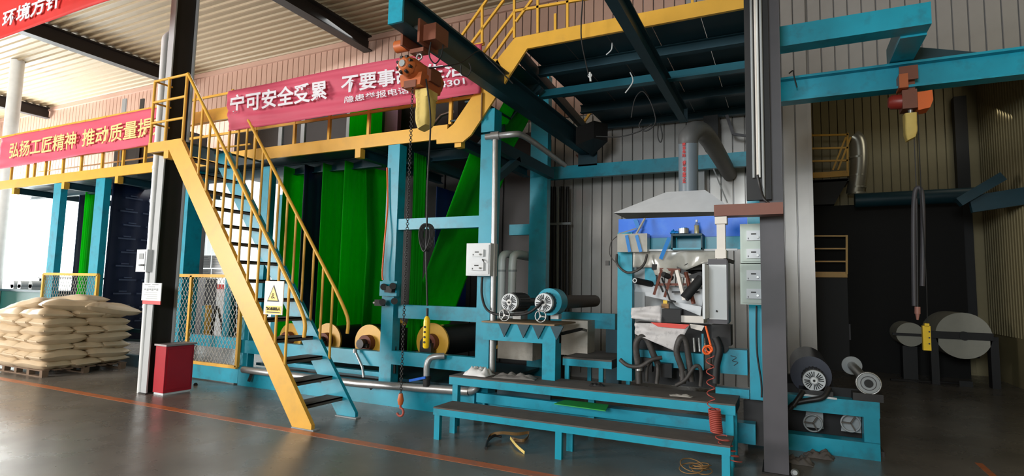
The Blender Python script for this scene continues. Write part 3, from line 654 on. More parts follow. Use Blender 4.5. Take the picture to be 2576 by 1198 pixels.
P('door_handle', B().cyl(PY(1214, 654, 5.96), PY(1214, 654, 5.99), .01, 8).bar(PY(1214, 654, 5.955), PY(1218, 661, 5.955), .008), BLACK, cbx)
S('control_box_cable', wire([(1213, 697, 6.1), (1212, 740, 6.1), (1222, 775, 6.05), (1245, 790, 6.0), (1285, 792, 5.98), (1320, 790, 5.98), (1342, 780, 5.98), (1365, 758, 5.95)], .016, 5), BLACK, 'black cable curving from the control box down to the motors', 'cable')
# motors on the bracket table
def motor(cx, cy, rpx, Y, label, roller=None, body=.35, rb=None):
    c = PY(cx, cy, Y); r = rpx * (PY(cx + 1, cy, Y) - PY(cx, cy, Y)).length
    o = T('roller_motor', label, 'motor', (c.x, Y, c.z))
    fc = P('fan_cover', B().cyl((c.x, Y, c.z), (c.x, Y + .05, c.z), r, 32), WHITE, o)
    for k in range(24):
        if k % 6 == 5: continue
        a = 2 * math.pi * k / 24; u = Vector((math.cos(a), 0, math.sin(a))); cc = Vector((c.x, Y - .002, c.z))
        P('vent_slot', B().bar(cc + u * r * .38, cc + u * r * .86, .004, r * .09, tuple(Vector((0, 1, 0)).cross(u))), BLACK, fc)
    P('fan_hub', B().cyl((c.x, Y - .01, c.z), (c.x, Y, c.z), r * .3, 20).ring((c.x, Y - .004, c.z), (0, 1, 0), r * .3, .004), STEEL, fc)
    P('hub_bolt', B().cyl((c.x, Y - .02, c.z), (c.x, Y - .01, c.z), r * .12, 8), BLACK, fc)
    P('body', B().cyl((c.x, Y + .05, c.z), (c.x, Y + .05 + body, c.z), rb or r * 1.05, 28), DARK, o)
    bb = B()
    for k in range(20):
        a = 2 * math.pi * k / 20; u = Vector((math.cos(a), 0, math.sin(a))) * (rb or r * 1.05)
        bb.bar(Vector((c.x, Y + .08, c.z)) + u, Vector((c.x, Y + .02 + body, c.z)) + u, .008, .012)
    P('cooling_fins', bb, DARK, o)
    return o, c, r
o, c, r = motor(1281, 761, 20, 5.98, 'left of two small motors with a white slotted fan cover on the bracket table')
P('roller', B().cyl((c.x, 6.5, c.z), (c.x, 7.7, c.z), .05, 20), DARK, o)
o, c, r = motor(1367, 762, 22, 5.98, 'right of two small motors with a white slotted fan cover on the bracket table')
P('housing_ring', B().cyl((c.x + .02, 6.1, c.z + .01), (c.x + .02, 6.3, c.z + .01), r * 1.45, 32), TEAL, o)
P('roller', B().cyl((c.x, 6.4, c.z), (c.x - .03, 8.0, c.z - .0), .085, 24), mat('brown_rubber_roller', (.09, .065, .05), .6), o)
for x, lab in ((1269, 'left hand wheel on the bracket table'), (1360, 'right hand wheel on the bracket table')):
    c = PY(x, 793 if x < 1300 else 796, 5.93); r = .066
    o = T('hand_wheel', 'white-rimmed ' + lab, 'hand wheel', c)
    P('rim', B().ring(c, (0, 1, 0), r, .007, 28, 8), STEEL, o); P('hub', B().cyl((c.x, 5.92, c.z), (c.x, 6.04, c.z), .014, 12), STEEL, o)
    for k in range(3):
        a = math.pi / 2 + .4 + k * 2 * math.pi / 3; P('spoke', B().bar(c, c + Vector((math.cos(a), 0, math.sin(a))) * r, .01, .01), STEEL, o)
o = T('bracket_table', 'blue bracket table with dark gussets carrying the two motors', 'machine stand', (-2.8, 6.15, .6))
ta, tb = -3.3, -2.36; zt = 1.2
P('top_plate', B().box(ta, tb, 5.98, 6.7, zt - .012, zt + .006), mat('ochre_plate', (.25, .16, .08), .6), o)
P('front_beam', B().box(-3.3, tb, 6.02, 6.14, .98, zt - .012), TEAL, o)
P('leg', B().box(-2.52, tb, 6.02, 6.2, .57, .98), TEAL, o)
for x in (1268, 1316, 1354, 1400):
    c0 = PY(x, 808, 5.98); P('gusset', B().prism([(c0.x - .08, 5.985, zt - .012), (c0.x + .08, 5.985, zt - .012), (c0.x, 5.985, zt - .17)], (0, .02, 0)), TEALD, o)
P('back_beam', B().box(-2.9, -2.0, 7.2, 7.32, 1.1, 1.3), TEAL, o); P('back_leg', B().box(-2.12, -1.95, 7.2, 7.35, .3, 1.1), TEALD, o)
for x in (1290, 1385): 
    P('clamp', B().R(x, 790, x + 20, 803, 6.2, .1), STEEL, o)
for rect, lab in (((1252, 838, 1340, 905), 'stained beige sheet behind the bracket table opening'), ((1412, 806, 1478, 895), 'white plastic sheet box right of the bracket table leg')):
    S('plastic_crate', B().R(*rect, 6.9, .3), mat('dirty_white_%d' % rect[0], (.5, .46, .4), .6, dirt=(.2, .15, .1), dirts=5), lab, 'container')
o = T('scraper_blade', 'dark flat bar resting against the white sheet box', 'bar', PY(1460, 835, 6.5)); P('bar', B().bar(PY(1412, 840, 6.3), PY(1462, 828, 6.6), .05, .03), DARK, o); P('grip', B().bar(PY(1462, 828, 6.6), PY(1475, 832, 6.7), .03, .03), STEEL, o)
o = T('small_bench', 'small dusty blue bench between the bracket table and the coating station', 'bench', (-2.2, 6.8, .4))
P('top', B().box(-2.42, -1.82, 6.42, 7.35, .78, .80), DUSTY, o); P('apron', B().box(-2.42, -1.82, 6.42, 6.45, .70, .78), TEAL, o); P('apron', B().box(-1.85, -1.82, 6.45, 7.35, .70, .78), TEALD, o)
for X, Y in ((-2.4, 6.44), (-1.98, 6.44), (-2.4, 7.3), (-1.88, 7.3)): P('leg', B().box(X, X + .05, Y, Y + .05, .4, .78), TEAL, o)
# ================================================================== PLATFORM AND STEP
o = T('work_platform', 'long dusty blue work platform in front of the coating station', 'platform', (-2, 5.9, 0))
P('top_plate', B().box(-3.55, -.44, 5.69, 6.22, .56, .575), DUSTY, o)
P('front_apron', B().box(-3.55, -.44, 5.69, 5.72, .475, .56), TEAL, o); P('side_apron', B().box(-.47, -.44, 5.72, 6.22, .475, .56), TEALD, o); P('side_apron', B().box(-3.55, -3.52, 5.72, 6.22, .475, .56), TEAL, o)
for X, Y in ((-3.52, 5.72), (-.53, 5.72), (-3.52, 6.12), (-.53, 6.12), (-2, 6.12)): P('leg', B().box(X, X + .07, Y, Y + .07, 0, .56), TEAL, o)
P('lower_beam', B().box(-3.4, -.53, 6.08, 6.15, .22, .33), TEAL, o)
P('tank_side', B().box(-3.2, -2.5, 6.24, 6.28, .3, .5), TEALD, o)
o = T('step_bench', 'long low blue step bench on the floor in front of the work platform', 'bench', (-1.9, 5.3, 0))
P('top_plate', B().box(-3.38, -.44, 5.12, 5.5, .32, .335), DUSTY, o); P('front_apron', B().box(-3.38, -.44, 5.12, 5.15, .255, .32), TEAL, o); P('end_apron', B().box(-3.38, -3.35, 5.15, 5.5, .255, .32), TEAL, o)
for X in (-3.37, -2.0, -.51):
    for Y in (5.13, 5.44): P('leg', B().box(X, X + .065, Y, Y + .05, 0, .255), TEAL, o)
def rag(name, c, sx, sy, h, m, label, cat, seed, rz=0):
    def fn(u, v):
        x, y = (u - .5) * sx, (v - .5) * sy; ed = max(0, 1 - ((u * 2 - 1) ** 4)) * max(0, 1 - ((v * 2 - 1) ** 4))
        zz = h * ed * (.35 + .65 * abs(noise.noise(Vector((u * 4, v * 4, seed))) * 2)); k = 1 + .25 * noise.noise(Vector((u * 2, v * 2, seed + 3)))
        return (c[0] + (x * math.cos(rz) - y * math.sin(rz)) * k, c[1] + (x * math.sin(rz) + y * math.cos(rz)) * k, c[2] + zz)
    return S(name, B().sheet(fn, 18, 14, .003), m, label, cat)
rag('white_cloth', (-3.27, 5.9, .58), .3, .24, .11, PAP, 'crumpled white cloth on the left end of the work platform', 'cloth', 2)
rag('grey_rag', (-2.82, 5.95, .578), .5, .22, .05, mat('grey_rag', (.2, .19, .18), .8), 'flat grey rag lying right of the white cloth on the work platform', 'cloth', 5, .2)
rag('black_scrap', (-1.85, 5.95, .578), .16, .08, .03, BLACK, 'small black scrap lying on the platform left of the coating station', 'scrap', 9, .3)
rag('pale_scrap', (-.95, 5.82, .578), .2, .06, .02, mat('pale_scrap', (.35, .33, .3), .7), 'pale flat scrap on the platform in front of the hoses', 'scrap', 12, .1)
S('green_offcut', B().prism([(-2.32, 5.9, .34), (-1.72, 5.85, .34), (-1.75, 6.07, .36), (-2.25, 6.07, .36)], (0, 0, .01)), mat('green_offcut', (.02, .35, .06), .5), 'green fabric offcut lying under the work platform', 'fabric')
# ================================================================== COATING STATION
cs = T('coating_station', 'blue coating station with a bright blue hood panel and cluttered heads', 'machine', (-1.0, 6.6, .55))
P('post', B().R(1553, 585, 1590, 958, 6.24, .14), TEAL, cs); P('inner_plate', B().R(1592, 640, 1622, 800, 6.34, .03), GREY, cs); P('inner_post', B().R(1622, 655, 1650, 716, 6.3, .1), TEAL, cs)
P('blue_panel', B().R(1556, 546, 1880, 597, 6.27, .03), BLUE, cs, 'bright blue panel')
P('teal_band', B().R(1592, 597, 1880, 628, 6.28, .03), TEAL, cs)
P('film_cover', B().sheet(lambda u, v: PY(1592 + u * 240, 628 + v * (45 + 20 * math.sin(u * 5) * (u > .2)) , 6.2 + .05 * math.sin(u * 14) * v), 30, 8, .004), FILM, cs, 'hanging clear plastic film')
P('rail', B().bar(PY(1630, 630, 6.18), PY(1855, 628, 6.18), .02), WHITE, cs)
P('side_bracket', B().bar(PY(1640, 672, 6.2), PY(1800, 672, 6.4), .06), DARK, cs)
P('back_panel', B().R(1592, 720, 1790, 812, 6.75, .03), GREY, cs)
P('tray', B().prism([PY(1602, 716, 6.3), PY(1770, 728, 6.3), PY(1765, 775, 6.35), PY(1594, 738, 6.35)], (0, .01, 0)), WHITE, cs, 'white sloping tray')
P('tray', B().prism([PY(1690, 758, 6.25), PY(1765, 772, 6.25), PY(1762, 795, 6.25), PY(1700, 770, 6.25)], (0, .01, 0)), WHITE, cs)
P('truss', B().bar(PY(1660, 678, 6.18), PY(1712, 680, 6.18), .03).bar(PY(1655, 716, 6.18), PY(1725, 716, 6.18), .025), RUST, cs)
for a, c_ in (((1664, 680), (1645, 742)), ((1692, 680), (1672, 748))): P('truss_leg', B().bar(PY(*a, 6.17), PY(*c_, 6.15), .028), RUST, cs)
P('truss_leg', B().bar(PY(1703, 680, 6.15), PY(1722, 755, 6.13), .035), CREAM, cs, 'pale wooden leg'); P('truss_leg', B().bar(PY(1725, 685, 6.2), PY(1745, 765, 6.15), .03), RUST, cs)
P('arm', B().tube([PY(1665, 700, 6.2), PY(1685, 755, 6.1), PY(1700, 760, 6.1)], .01, 6), BLACK, cs)
P('cylinder', B().cyl(PY(1722, 750, 6.1), PY(1765, 700, 6.2), .05, 14), BLACK, cs); P('cylinder', B().cyl(PY(1597, 706, 6.1), PY(1645, 716, 6.35), .035, 14), BLACK, cs)
P('cylinder_cap', B().ring(PY(1597, 706, 6.09), (0, 1, 0), .02, .006), WHITE, cs)
P('gearbox', B().R(1665, 778, 1712, 812, 6.12, .25), BLACK, cs); P('gearbox', B().R(1712, 770, 1775, 800, 6.3, .3), DARK, cs)
P('ink_pan', B().R(1700, 795, 1770, 812, 6.15, .3), CREAM, cs)
P('blade_shaft', B().cyl(PY(1690, 812, 6.2), PY(1690, 790, 6.2), .012, 8), TEAL, cs)
P('dark_rack', B().R(1600, 815, 1800, 885, 6.55, .3), BLACK, cs)
P('roller', B().cyl(PY(1720, 655, 6.25), PY(1770, 700, 6.9), .06, 16), DARK, cs); P('roller', B().cyl(PY(1660, 660, 6.5), PY(1780, 690, 6.5), .04, 16), DARK, cs)
P('cross_beam', B().R(1592, 885, 1770, 925, 6.4, .12), TEAL, cs); P('lower_box', B().R(1812, 880, 1880, 942, 6.25, .2), TEAL, cs, 'blue box with scribbled marks')
P('scribble', wire([(1838, 895, 6.24), (1852, 900, 6.24), (1842, 908, 6.24), (1856, 912, 6.24), (1846, 920, 6.24)], .003), LK, cs)
P('foot_beam', B().R(1800, 978, 1885, 1000, 6.22, .1), TEAL, cs)
P('lower_dark', B().R(1600, 925, 1800, 970, 6.7, .1), BLACK, cs)
P('post', B().R(1793, 868, 1803, 965, 6.3, .06), DARK, cs)
P('side_post', B().R(1765, 840, 1770, 895, 6.2, .03), TEAL, cs)
P('motor_block', B().R(1790, 818, 1838, 870, 6.2, .25), BLACK, cs); P('motor_dome', B().cyl(PY(1815, 872, 6.2), PY(1815, 872, 6.45), .07, 16), BLACK, cs)
for a, c_, w_ in (((1668, 660), (1730, 690), .05), ((1650, 690), (1668, 735), .02), ((1700, 700), (1760, 705), .03), ((1735, 700), (1765, 690), .06), ((1690, 735), (1760, 735), .02)): P('linkage', B().bar(PY(*a, 6.22), PY(*c_, 6.24), w_), DARK, cs)
for x, y in ((1712, 706), (1722, 706), (1740, 708)): P('roller_end', B().R(x, y - 7, x + 6, y + 7, 6.18, .05), CREAM, cs)
P('pipe_stub', B().cyl(PY(1668, 690, 6.1), PY(1690, 700, 6.2), .03, 12), BLACK, cs)
P('valve_cluster', B().R(1590, 900, 1640, 935, 6.35, .1).R(1655, 915, 1690, 950, 6.3, .1), BLACK, cs)
for x in (1745, 1758, 1772): P('hose_stub', B().cyl(PY(x, 850, 6.3), PY(x + 3, 885, 6.3), .015, 8), STEEL, cs)
P('fold_sheet', B().prism([PY(1735, 815, 6.1), PY(1772, 820, 6.1), PY(1765, 833, 6.1), PY(1738, 826, 6.1)], (0, .006, 0)), CREAM, cs)
# clutter on the station
sh = T('open_shelf', 'small open teal box shelf mounted on the coating station', 'shelf', PY(1728, 628, 6.1))
P('top', B().R(1688, 588, 1766, 593, 6.06, .2), TEALD, sh); P('side', B().R(1688, 593, 1692, 628, 6.06, .2), TEALD, sh); P('side', B().R(1763, 593, 1767, 628, 6.06, .2), TEALD, sh); P('bottom', B().R(1688, 624, 1767, 628, 6.06, .2), TEAL, sh)
o = T('tape_roll', 'roll of silver and blue tape on the open teal shelf', 'tape', PY(1720, 588, 6.15)); c = PY(1720, 588, 6.15)
P('roll', B().cyl((c.x, 6.15, c.z), (c.x, 6.15, c.z + .055), .055, 24), STEEL, o); P('band', B().cyl((c.x, 6.15, c.z + .055), (c.x, 6.15, c.z + .062), .04, 20), TAPE, o)
rag('blue_film', (PY(1697, 588, 6.15).x, 6.15, PY(1697, 588, 6.15).z), .1, .08, .04, MATS['blue_tape'], 'crumpled blue film beside the tape roll on the shelf', 'film', 3)
o = T('oil_bottle', 'clear bottle with yellow oil standing on the open teal shelf', 'bottle', PY(1753, 588, 6.15)); c = PY(1753, 588, 6.15)
P('oil', B().tube([(c.x, c.y, c.z + .002), (c.x, c.y, c.z + .085)], .024, 16), AMB, o); P('bottle', B().tube([(c.x, c.y, c.z), (c.x, c.y, c.z + .09), (c.x, c.y, c.z + .11), (c.x, c.y, c.z + .125)], [.026, .026, .014, .01], 16), mat('clear_plastic', (.8, .85, .8), .1, glass=True), o)
P('cap', B().cyl((c.x, c.y, c.z + .125), (c.x, c.y, c.z + .145), .012, 12), WHITE, o)
o = T('film_wrapped_box', 'plastic-wrapped box strapped with blue tape at the top left of the coating station', 'box', PY(1590, 635, 6.1))
P('body', B().R(1553, 588, 1628, 634, 6.08, .14), FILM, o)
for a, c_ in (((1576, 592), (1584, 634)), ((1601, 592), (1612, 634))): P('tape_strip', B().bar(PY(*a, 6.07), PY(*c_, 6.07), .035, .004, (0, 1, 0)), TAPE, o)
for a, c_ in (((1600, 575), (1558, 588)), ((1622, 550), (1600, 590))): P('film_tie', B().bar(PY(*a, 6.2), PY(*c_, 6.1), .025, .012), FILM, o)
S('blue_tape_strip', B().bar(PY(1684, 598, 6.1), PY(1662, 652, 6.12), .04, .004, (0, 1, 0)), TAPE, 'strip of blue tape slanting left of the open teal shelf', 'tape')
S('blue_tape_strip', B().bar(PY(1598, 552, 6.24), PY(1606, 574, 6.24), .045, .004, (0, 1, 0)), TAPE, 'light blue tape patch on the bright blue panel at its left', 'tape')
S('dark_hose_loop', wire([(1552, 640, 6.15), (1553, 665, 6.12), (1575, 685, 6.1), (1600, 682, 6.1), (1620, 665, 6.12), (1628, 640, 6.15)], .014), HOSE, 'grey hose loop drooping across the left post of the coating station', 'hose')
S('dangling_plug', B().tube(smooth_path([PY(1552, 595, 6.1), PY(1537, 610, 6.1), PY(1534, 640, 6.1), PY(1548, 660, 6.1)], 5), .005, 6).R(1523, 656, 1532, 668, 6.1, .03), HOSE, 'brown plug dangling on a thin wire left of the coating station', 'plug')
o = T('orange_valve', 'small orange valve sitting on the black gearbox of the coating station', 'valve', PY(1673, 776, 6.2))
P('body', B().R(1664, 764, 1682, 776, 6.15, .06), MATS['brown_strap'], o); P('cap', B().R(1668, 756, 1678, 764, 6.16, .04), PENY, o)
def paper(pts, Y, m, label, seed):
    q = [PY(x, y, Y) for x, y in pts]                # four corners
    def fn(u, v):
        p = q[0].lerp(q[1], u).lerp(q[3].lerp(q[2], u), v); return (p.x, p.y + .04 * noise.noise(Vector((u * 3, v * 3, seed))) - .02 * v, p.z)
    return S('newspaper_sheet', B().sheet(fn, 16, 12, .002), m, label, 'paper')
paper([(1588, 775), (1664, 768), (1664, 812), (1588, 800)], 6.12, NEWS, 'crumpled printed sheet draped over the left end of the rack', 1)
pp = paper([(1597, 812), (1735, 818), (1700, 884), (1598, 840)], 6.05, NEWS, 'large printed white sheet with a red edge draped over the front rack', 2)
P('red_edge', B().prism([PY(1636, 811, 6.035), PY(1735, 817, 6.035), PY(1722, 828, 6.035), PY(1655, 822, 6.035)], (0, .008, 0)), mat('red_paper', (.75, .08, .06), .6), pp, 'red printed edge')
for i, (pp, rr, lab) in enumerate((
    ([(1608, 965, 6.08), (1605, 920, 6.08), (1600, 870, 6.05), (1610, 848, 6.05), (1628, 855, 6.08), (1645, 895, 6.1), (1655, 915, 6.15)], .034, 'thick taped grey hose arching at the left of the rack'),
    ([(1626, 960, 6.12), (1628, 925, 6.12), (1640, 905, 6.12)], .02, 'thin grey hose stub second from the left under the rack'),
    ([(1652, 965, 6.12), (1655, 930, 6.12), (1648, 900, 6.14)], .022, 'thin dark hose rising in the middle under the rack'),
    ([(1718, 965, 6.06), (1716, 930, 6.06), (1702, 885, 6.04), (1712, 850, 6.04), (1724, 858, 6.06), (1732, 900, 6.08), (1740, 960, 6.1)], .032, 'thick taped grey hose arching right of the draped sheet'),
    ([(1700, 970, 5.98), (1725, 955, 5.98), (1745, 925, 6.0), (1758, 922, 6.02), (1764, 940, 6.04), (1762, 972, 6.05)], .02, 'dark curved hose lying on the platform right of the taped hoses'),
    ([(1560, 905, 6.05), (1580, 920, 6.03), (1610, 922, 6.02), (1640, 905, 6.04), (1665, 900, 6.08)], .022, 'dark hose swept low across the left post of the coating station'),
    ([(1800, 965, 6.1), (1802, 920, 6.12), (1810, 880, 6.14), (1800, 850, 6.16)], .04, 'thick black hose under the control cabinet'))):
    S('rubber_hose', wire(pp, rr, n=5, seg=10), HOSE if i != 6 else BLACK, lab, 'hose')
for x, y, lab in ((1608, 925, 'silver clamp on the left taped hose'), (1718, 940, 'silver clamp on the right taped hose')):
    c = PY(x, y, 6.07); S('hose_clamp', B().cyl(c - Vector((0, 0, .03)), c + Vector((0, 0, .03)), .037, 14), STEEL, lab, 'clamp')
# hood with duct
o = T('exhaust_hood', 'grey pyramid exhaust hood with a round duct above the blue panel', 'hood', (-1.1, 6.8, 2.45))
lo = [Vector((-1.78, 6.32, 2.5)), Vector((-.45, 6.32, 2.46)), Vector((-.45, 7.4, 2.46)), Vector((-1.78, 7.4, 2.5))]; hi = [Vector((-1.23, 6.6, 2.76)), Vector((-.8, 6.6, 2.76)), Vector((-.8, 7.0, 2.76)), Vector((-1.23, 7.0, 2.76))]
P('canopy', B().add(lo + hi, [(0, 1, 5, 4), (1, 2, 6, 5), (2, 3, 7, 6), (3, 0, 4, 7), (4, 5, 6, 7)]), mat('hood_sheet', (.7, .72, .75), .45), o)
ct = PY(1732, 485, 6.8); ctop = PY(1733, 360, 6.8)
P('duct', B().cyl((ct.x, 6.8, 2.75), (ct.x, 6.8, ctop.z), .112, 28), mat('grey_pvc_duct', (.2, .24, .28), .35), o)
P('elbow', B().tube(smooth_path([(ct.x, 6.8, ctop.z), (ct.x + .01, 6.8, ctop.z + .08), (ct.x + .08, 7.0, ctop.z + .2), (ct.x + .15, 7.6, ctop.z + .22), (ct.x + .2, 9.9, ctop.z + .22)], 5), .115, 24), mat('grey_elbow', (.12, .12, .12), .5), o)
a_ = PY(1725, 362, 6.68); 
for s_, y0_, y1_ in (('高温危险', 358, 396), ('请勿靠近', 403, 462)):
    z1_, z0_ = PY(1727, y0_, 6.68).z, PY(1727, y1_, 6.68).z; n_ = len(s_); hh = (z1_ - z0_) / n_
    for i, ch in enumerate(s_): letters(o, ch, ct.x - .05, ct.x - .012, z1_ - (i + 1) * hh + .006, z1_ - i * hh, 6.685, LR, .03)
S('dark_wall_duct', B().R(1770, 290, 1806, 372, 9.5, .3), BLACK, 'dark square duct against the back wall right of the exhaust hood', 'duct')
S('grey_wall_post', B().R(1756, 430, 1772, 490, 9.6, .1).bar(PY(1795, 425, 9.3), PY(1830, 510, 9.3), .02), GREY, 'pale narrow post with a thin stay behind the exhaust hood', 'post')
S('wall_brace', B().bar(PY(1828, 290, 9.6), PY(1845, 338, 9.6), .05).bar(PY(1845, 338, 9.6), PY(1878, 342, 9.6), .04), DGREY, 'thin grey angle brace on the back wall near the right blue post', 'bracket')
# pendant control cabinet
o = T('control_cabinet', 'white control cabinet with its door ajar hanging from a cream arm', 'control cabinet', PY(1808, 815, 5.4))
P('body', B().R(1784, 665, 1828, 804, 5.4, .25), WHITE, o); P('top_cap', B().R(1781, 652, 1828, 666, 5.4, .25), DGREY, o); P('bottom_cap', B().R(1784, 804, 1830, 815, 5.4, .25), DGREY, o)
P('side_panel', B().box(PY(1828, 735, 5.4).x, PY(1828, 735, 5.4).x + .012, 5.41, 5.65, PY(1828, 812, 5.4).z, PY(1828, 655, 5.4).z), DGREY, o)
dr = P('door', B().box(PY(1771, 735, 5.16).x - .008, PY(1771, 735, 5.16).x + .012, 5.12, 5.4, PY(1771, 802, 5.2).z, PY(1771, 665, 5.2).z), WHITE, o, 'door standing ajar')
P('handle', B().cyl(PY(1803, 783, 5.38), PY(1803, 783, 5.4), .009, 8), BLACK, o)
P('arm', B().R(1803, 545, 1824, 655, 5.45, .08), CREAM, o, 'cream vertical arm'); P('collar', B().R(1798, 545, 1828, 563, 5.43, .12), CREAM, o); P('collar', B().R(1799, 628, 1826, 650, 5.43, .12), CREAM, o)
P('handle_bar', B().bar(PY(1820, 652, 5.45), PY(1845, 660, 5.5), .03), BLACK, o)
S('steel_crosspiece', B().R(1796, 512, 1970, 541, 5.42, .16), mat('brown_primer', (.2, .07, .045), .55), 'horizontal brown steel arm bolted to the dark grey column', 'arm')
# coiled air hose
pts = []
for i in range(400):
    t = i / 399
    y = 830 + t * 330; x = 1778 + 70 * max(0, t - .35) ** 1.3 + 5 * math.sin(t * 4)
    dens = 1.0
    ang = 2 * math.pi * 16 * (t + .35 * math.exp(-((t - .62) / .09) ** 2) * (t - .62) * 0)
    pts.append((x, y, ang))
def coil(x0, y0, x1, y1, turns, r, Y, tr, m, label, cat='hose'):
    n = int(turns * 16); P0, P1 = PY(x0, y0, Y), PY(x1, y1, Y); q = []
    for i in range(n + 1):
        t = i / n; c = P0.lerp(P1, t); a = 2 * math.pi * turns * t; q.append(c + Vector((r * math.cos(a), r * math.sin(a), 0)))
    return B().tube(q, tr, 6)
o = T('coiled_air_hose', 'orange coiled air hose hanging from the control cabinet to the floor', 'hose', PY(1790, 990, 5.5))
P('knot', B().tube(smooth_path([PY(1775, 820, 5.45), PY(1783, 850, 5.45), PY(1792, 885, 5.45)], 5), .01, 6).ring(PY(1780, 880, 5.45), (0, 1, .2), .036, .008).ring(PY(1784, 878, 5.44), (.3, 1, .1), .03, .008).ring(PY(1778, 882, 5.43), (-.3, 1, 0), .034, .008), ORH, o, 'bright orange knotted top')
P('stretched_coil', coil(1786, 895, 1790, 1030, 5, .034, 5.45, .005, REDH, ''), REDH, o)
P('tight_coil', coil(1797, 1030, 1803, 1088, 12, .048, 5.45, .008, REDH, ''), REDH, o)
P('trailing_coil', coil(1812, 1095, 1850, 1160, 5, .05, 5.2, .005, REDH, ''), REDH, o)
# stacked cabinets
ctrl(1862, 563, 1935, 662, 5.85, .2, CABG, 'upper of two pale green meter cabinets beside the dark grey column', ((1878, 580, 1918, 605), (1878, 626, 1918, 650)), 'meter_cabinet')
ctrl(1862, 664, 1935, 767, 5.85, .2, CABG, 'lower of two pale green meter cabinets beside the dark grey column', ((1878, 680, 1918, 706), (1878, 727, 1918, 752)), 'meter_cabinet')
o = T('cable_trunk', 'black cable trunk with pipes fixed along the upper part of the dark grey column', 'conduit', (-.27, 5.6, 2.6))
zt0 = PY(1920, 500, 5.55).z
P('trunk', B().box(-.31, -.10, 5.6, 5.66, zt0, CZ - .05), BLACK, o)
for x, m in ((1893, GREY), (1903, CREAM), (1907, PVC), (1917, GREY)):
    X = PY(x, 250, 5.55).x; P('conduit', B().cyl((X, 5.56, zt0 + (.2 if x < 1910 else 0)), (X, 5.56, CZ - .1), .012, 8), m, o)
P('loose_cable', wire([(1905, 440, 5.55), (1912, 470, 5.55), (1922, 500, 5.5), (1935, 512, 5.5)], .012), DARK, o)
S('thin_post_cable', wire([(1903, 770, 6.05), (1904, 880, 6.05), (1915, 960, 6.05), (1916, 1000, 6.05)], .01), BLACK, 'black cable running down the right blue post below the meter cabinets', 'cable')
# ================================================================== RIGHT HAND ROLLER STAND
Yr = 6.7
o = T('roller_stand', 'blue roller stand with two motors on top at the right of the dark column', 'machine stand', (.4, Yr, 0))
P('top_beam', B().box(-.35, PY(2213, 1020, Yr).x, Yr, Yr + .16, PY(2100, 1042, Yr).z, PY(2100, 1003, Yr).z), TEAL, o)
P('end_post', B().box(PY(2173, 1070, Yr).x, PY(2213, 1070, Yr).x, Yr, Yr + .16, .0, PY(2100, 1042, Yr).z), TEAL, o)
P('base_beam', B().box(-.4, PY(2213, 1120, Yr).x, Yr - .04, Yr + .14, .0, PY(2100, 1103, Yr).z), TEAL, o); P('foot', B().box(-.45, PY(2230, 1120, Yr).x, Yr + .15, Yr + .5, 0, .05), mat('plinth_dark', (.06, .05, .05), .8), o)
P('back_beam', B().box(-.35, .5, Yr + 1.3, Yr + 1.4, .3, .6), BLACK, o)  # beam blackened so the gap behind the drum stays dark
P('opening_shade', B().box(-.35, .82, Yr + .5, Yr + .52, .05, .6), BLACK, o)  # black sheet added for the shade inside the stand's opening
P('left_box', B().box(-.42, -.02, 6.45, 6.6, .05, .5), DARK, o)
for x, lab in ((2045, 'a'), (2140, 'b')):
    c = PY(x, 1065, Yr + .1); w_ = P('hand_wheel', B().ring(c, (0, 1, 0), .085, .009, 26, 6), GREY, o)
    for k in range(3): a = -math.pi / 2 + .5 + k * 2.094; P('spoke', B().bar(c, c + Vector((math.cos(a), 0, math.sin(a))) * .085, .02, .012), MATS['dusty_plate'], w_)
    P('gear_cover', B().prism([(c.x - .08, Yr + .2, .2), (c.x + .1, Yr + .2, .2), (c.x + .1, Yr + .2, .36), (c.x + .04, Yr + .2, .44), (c.x - .05, Yr + .2, .42)], (0, .1, 0)), GREY, o)
m1, c, r = motor(2048, 958, 29, 6.72, 'dark blue motor with a white slotted fan cover beside the dark grey column')
P('big_roller', B().cyl((c.x - .02, 7.0, c.z + .02), (c.x - .02, 8.3, c.z + .02), .2, 32), mat('navy_drum', (.02, .025, .05), .4), m1)
P('foot', B().box(c.x - .14, c.x + .17, 6.72, 7.0, PY(2100, 1003, Yr).z, c.z - .1), DARK, m1); P('pad', B().bar((c.x - .12, 6.7, c.z - .15), (c.x + .2, 6.7, c.z - .16), .02, .02), STEEL, m1)
S('motor_cable', wire([(2085, 975, 6.68), (2070, 1000, 6.62), (2030, 1008, 6.62), (2000, 1015, 6.62), (1985, 1030, 6.62)], .028, n=5, seg=8), DARK, 'thick dark cable drooping from the white-covered motor on the roller stand', 'cable')
S('motor_cable', wire([(2020, 985, 6.66), (2010, 1000, 6.62), (1995, 1022, 6.6)], .026, n=5, seg=8), DARK, 'short dark cable at the left foot of the white-covered motor', 'cable')
c = PY(2185, 965, 6.72); e = PY(2128, 918, 8.3); r = 31 * (PY(101, 0, 6.72) - PY(100, 0, 6.72)).length * .62
r = (PY(2218, 965, 6.72) - c).length
o = T('guide_roller', 'grey flanged guide roller at the right end of the roller stand', 'roller', c)
P('flange', B().cyl(c, c + Vector((0, .03, 0)), r, 36), GREY, o); P('hub', B().cyl(c - Vector((0, .02, 0)), c, r * .35, 20), BLACK, o)
P('rim', B().ring(c, (0, 1, 0), r * .95, .008, 32, 6), STEEL, o); P('groove', B().ring(c, (0, 1, 0), r * .6, .004, 28, 5), DGREY, o)
P('tube', B().cyl(c + Vector((0, .03, 0)), (c.x, 8.3, c.z), r * .45, 24), STEEL, o); P('flange', B().cyl((c.x, 8.3, c.z), (c.x, 8.33, c.z), r, 32), GREY, o)
P('bearing', B().box(c.x - .14, c.x + .12, 6.7, 6.86, PY(2100, 1003, Yr).z - .0, c.z - .1), DARK, o)
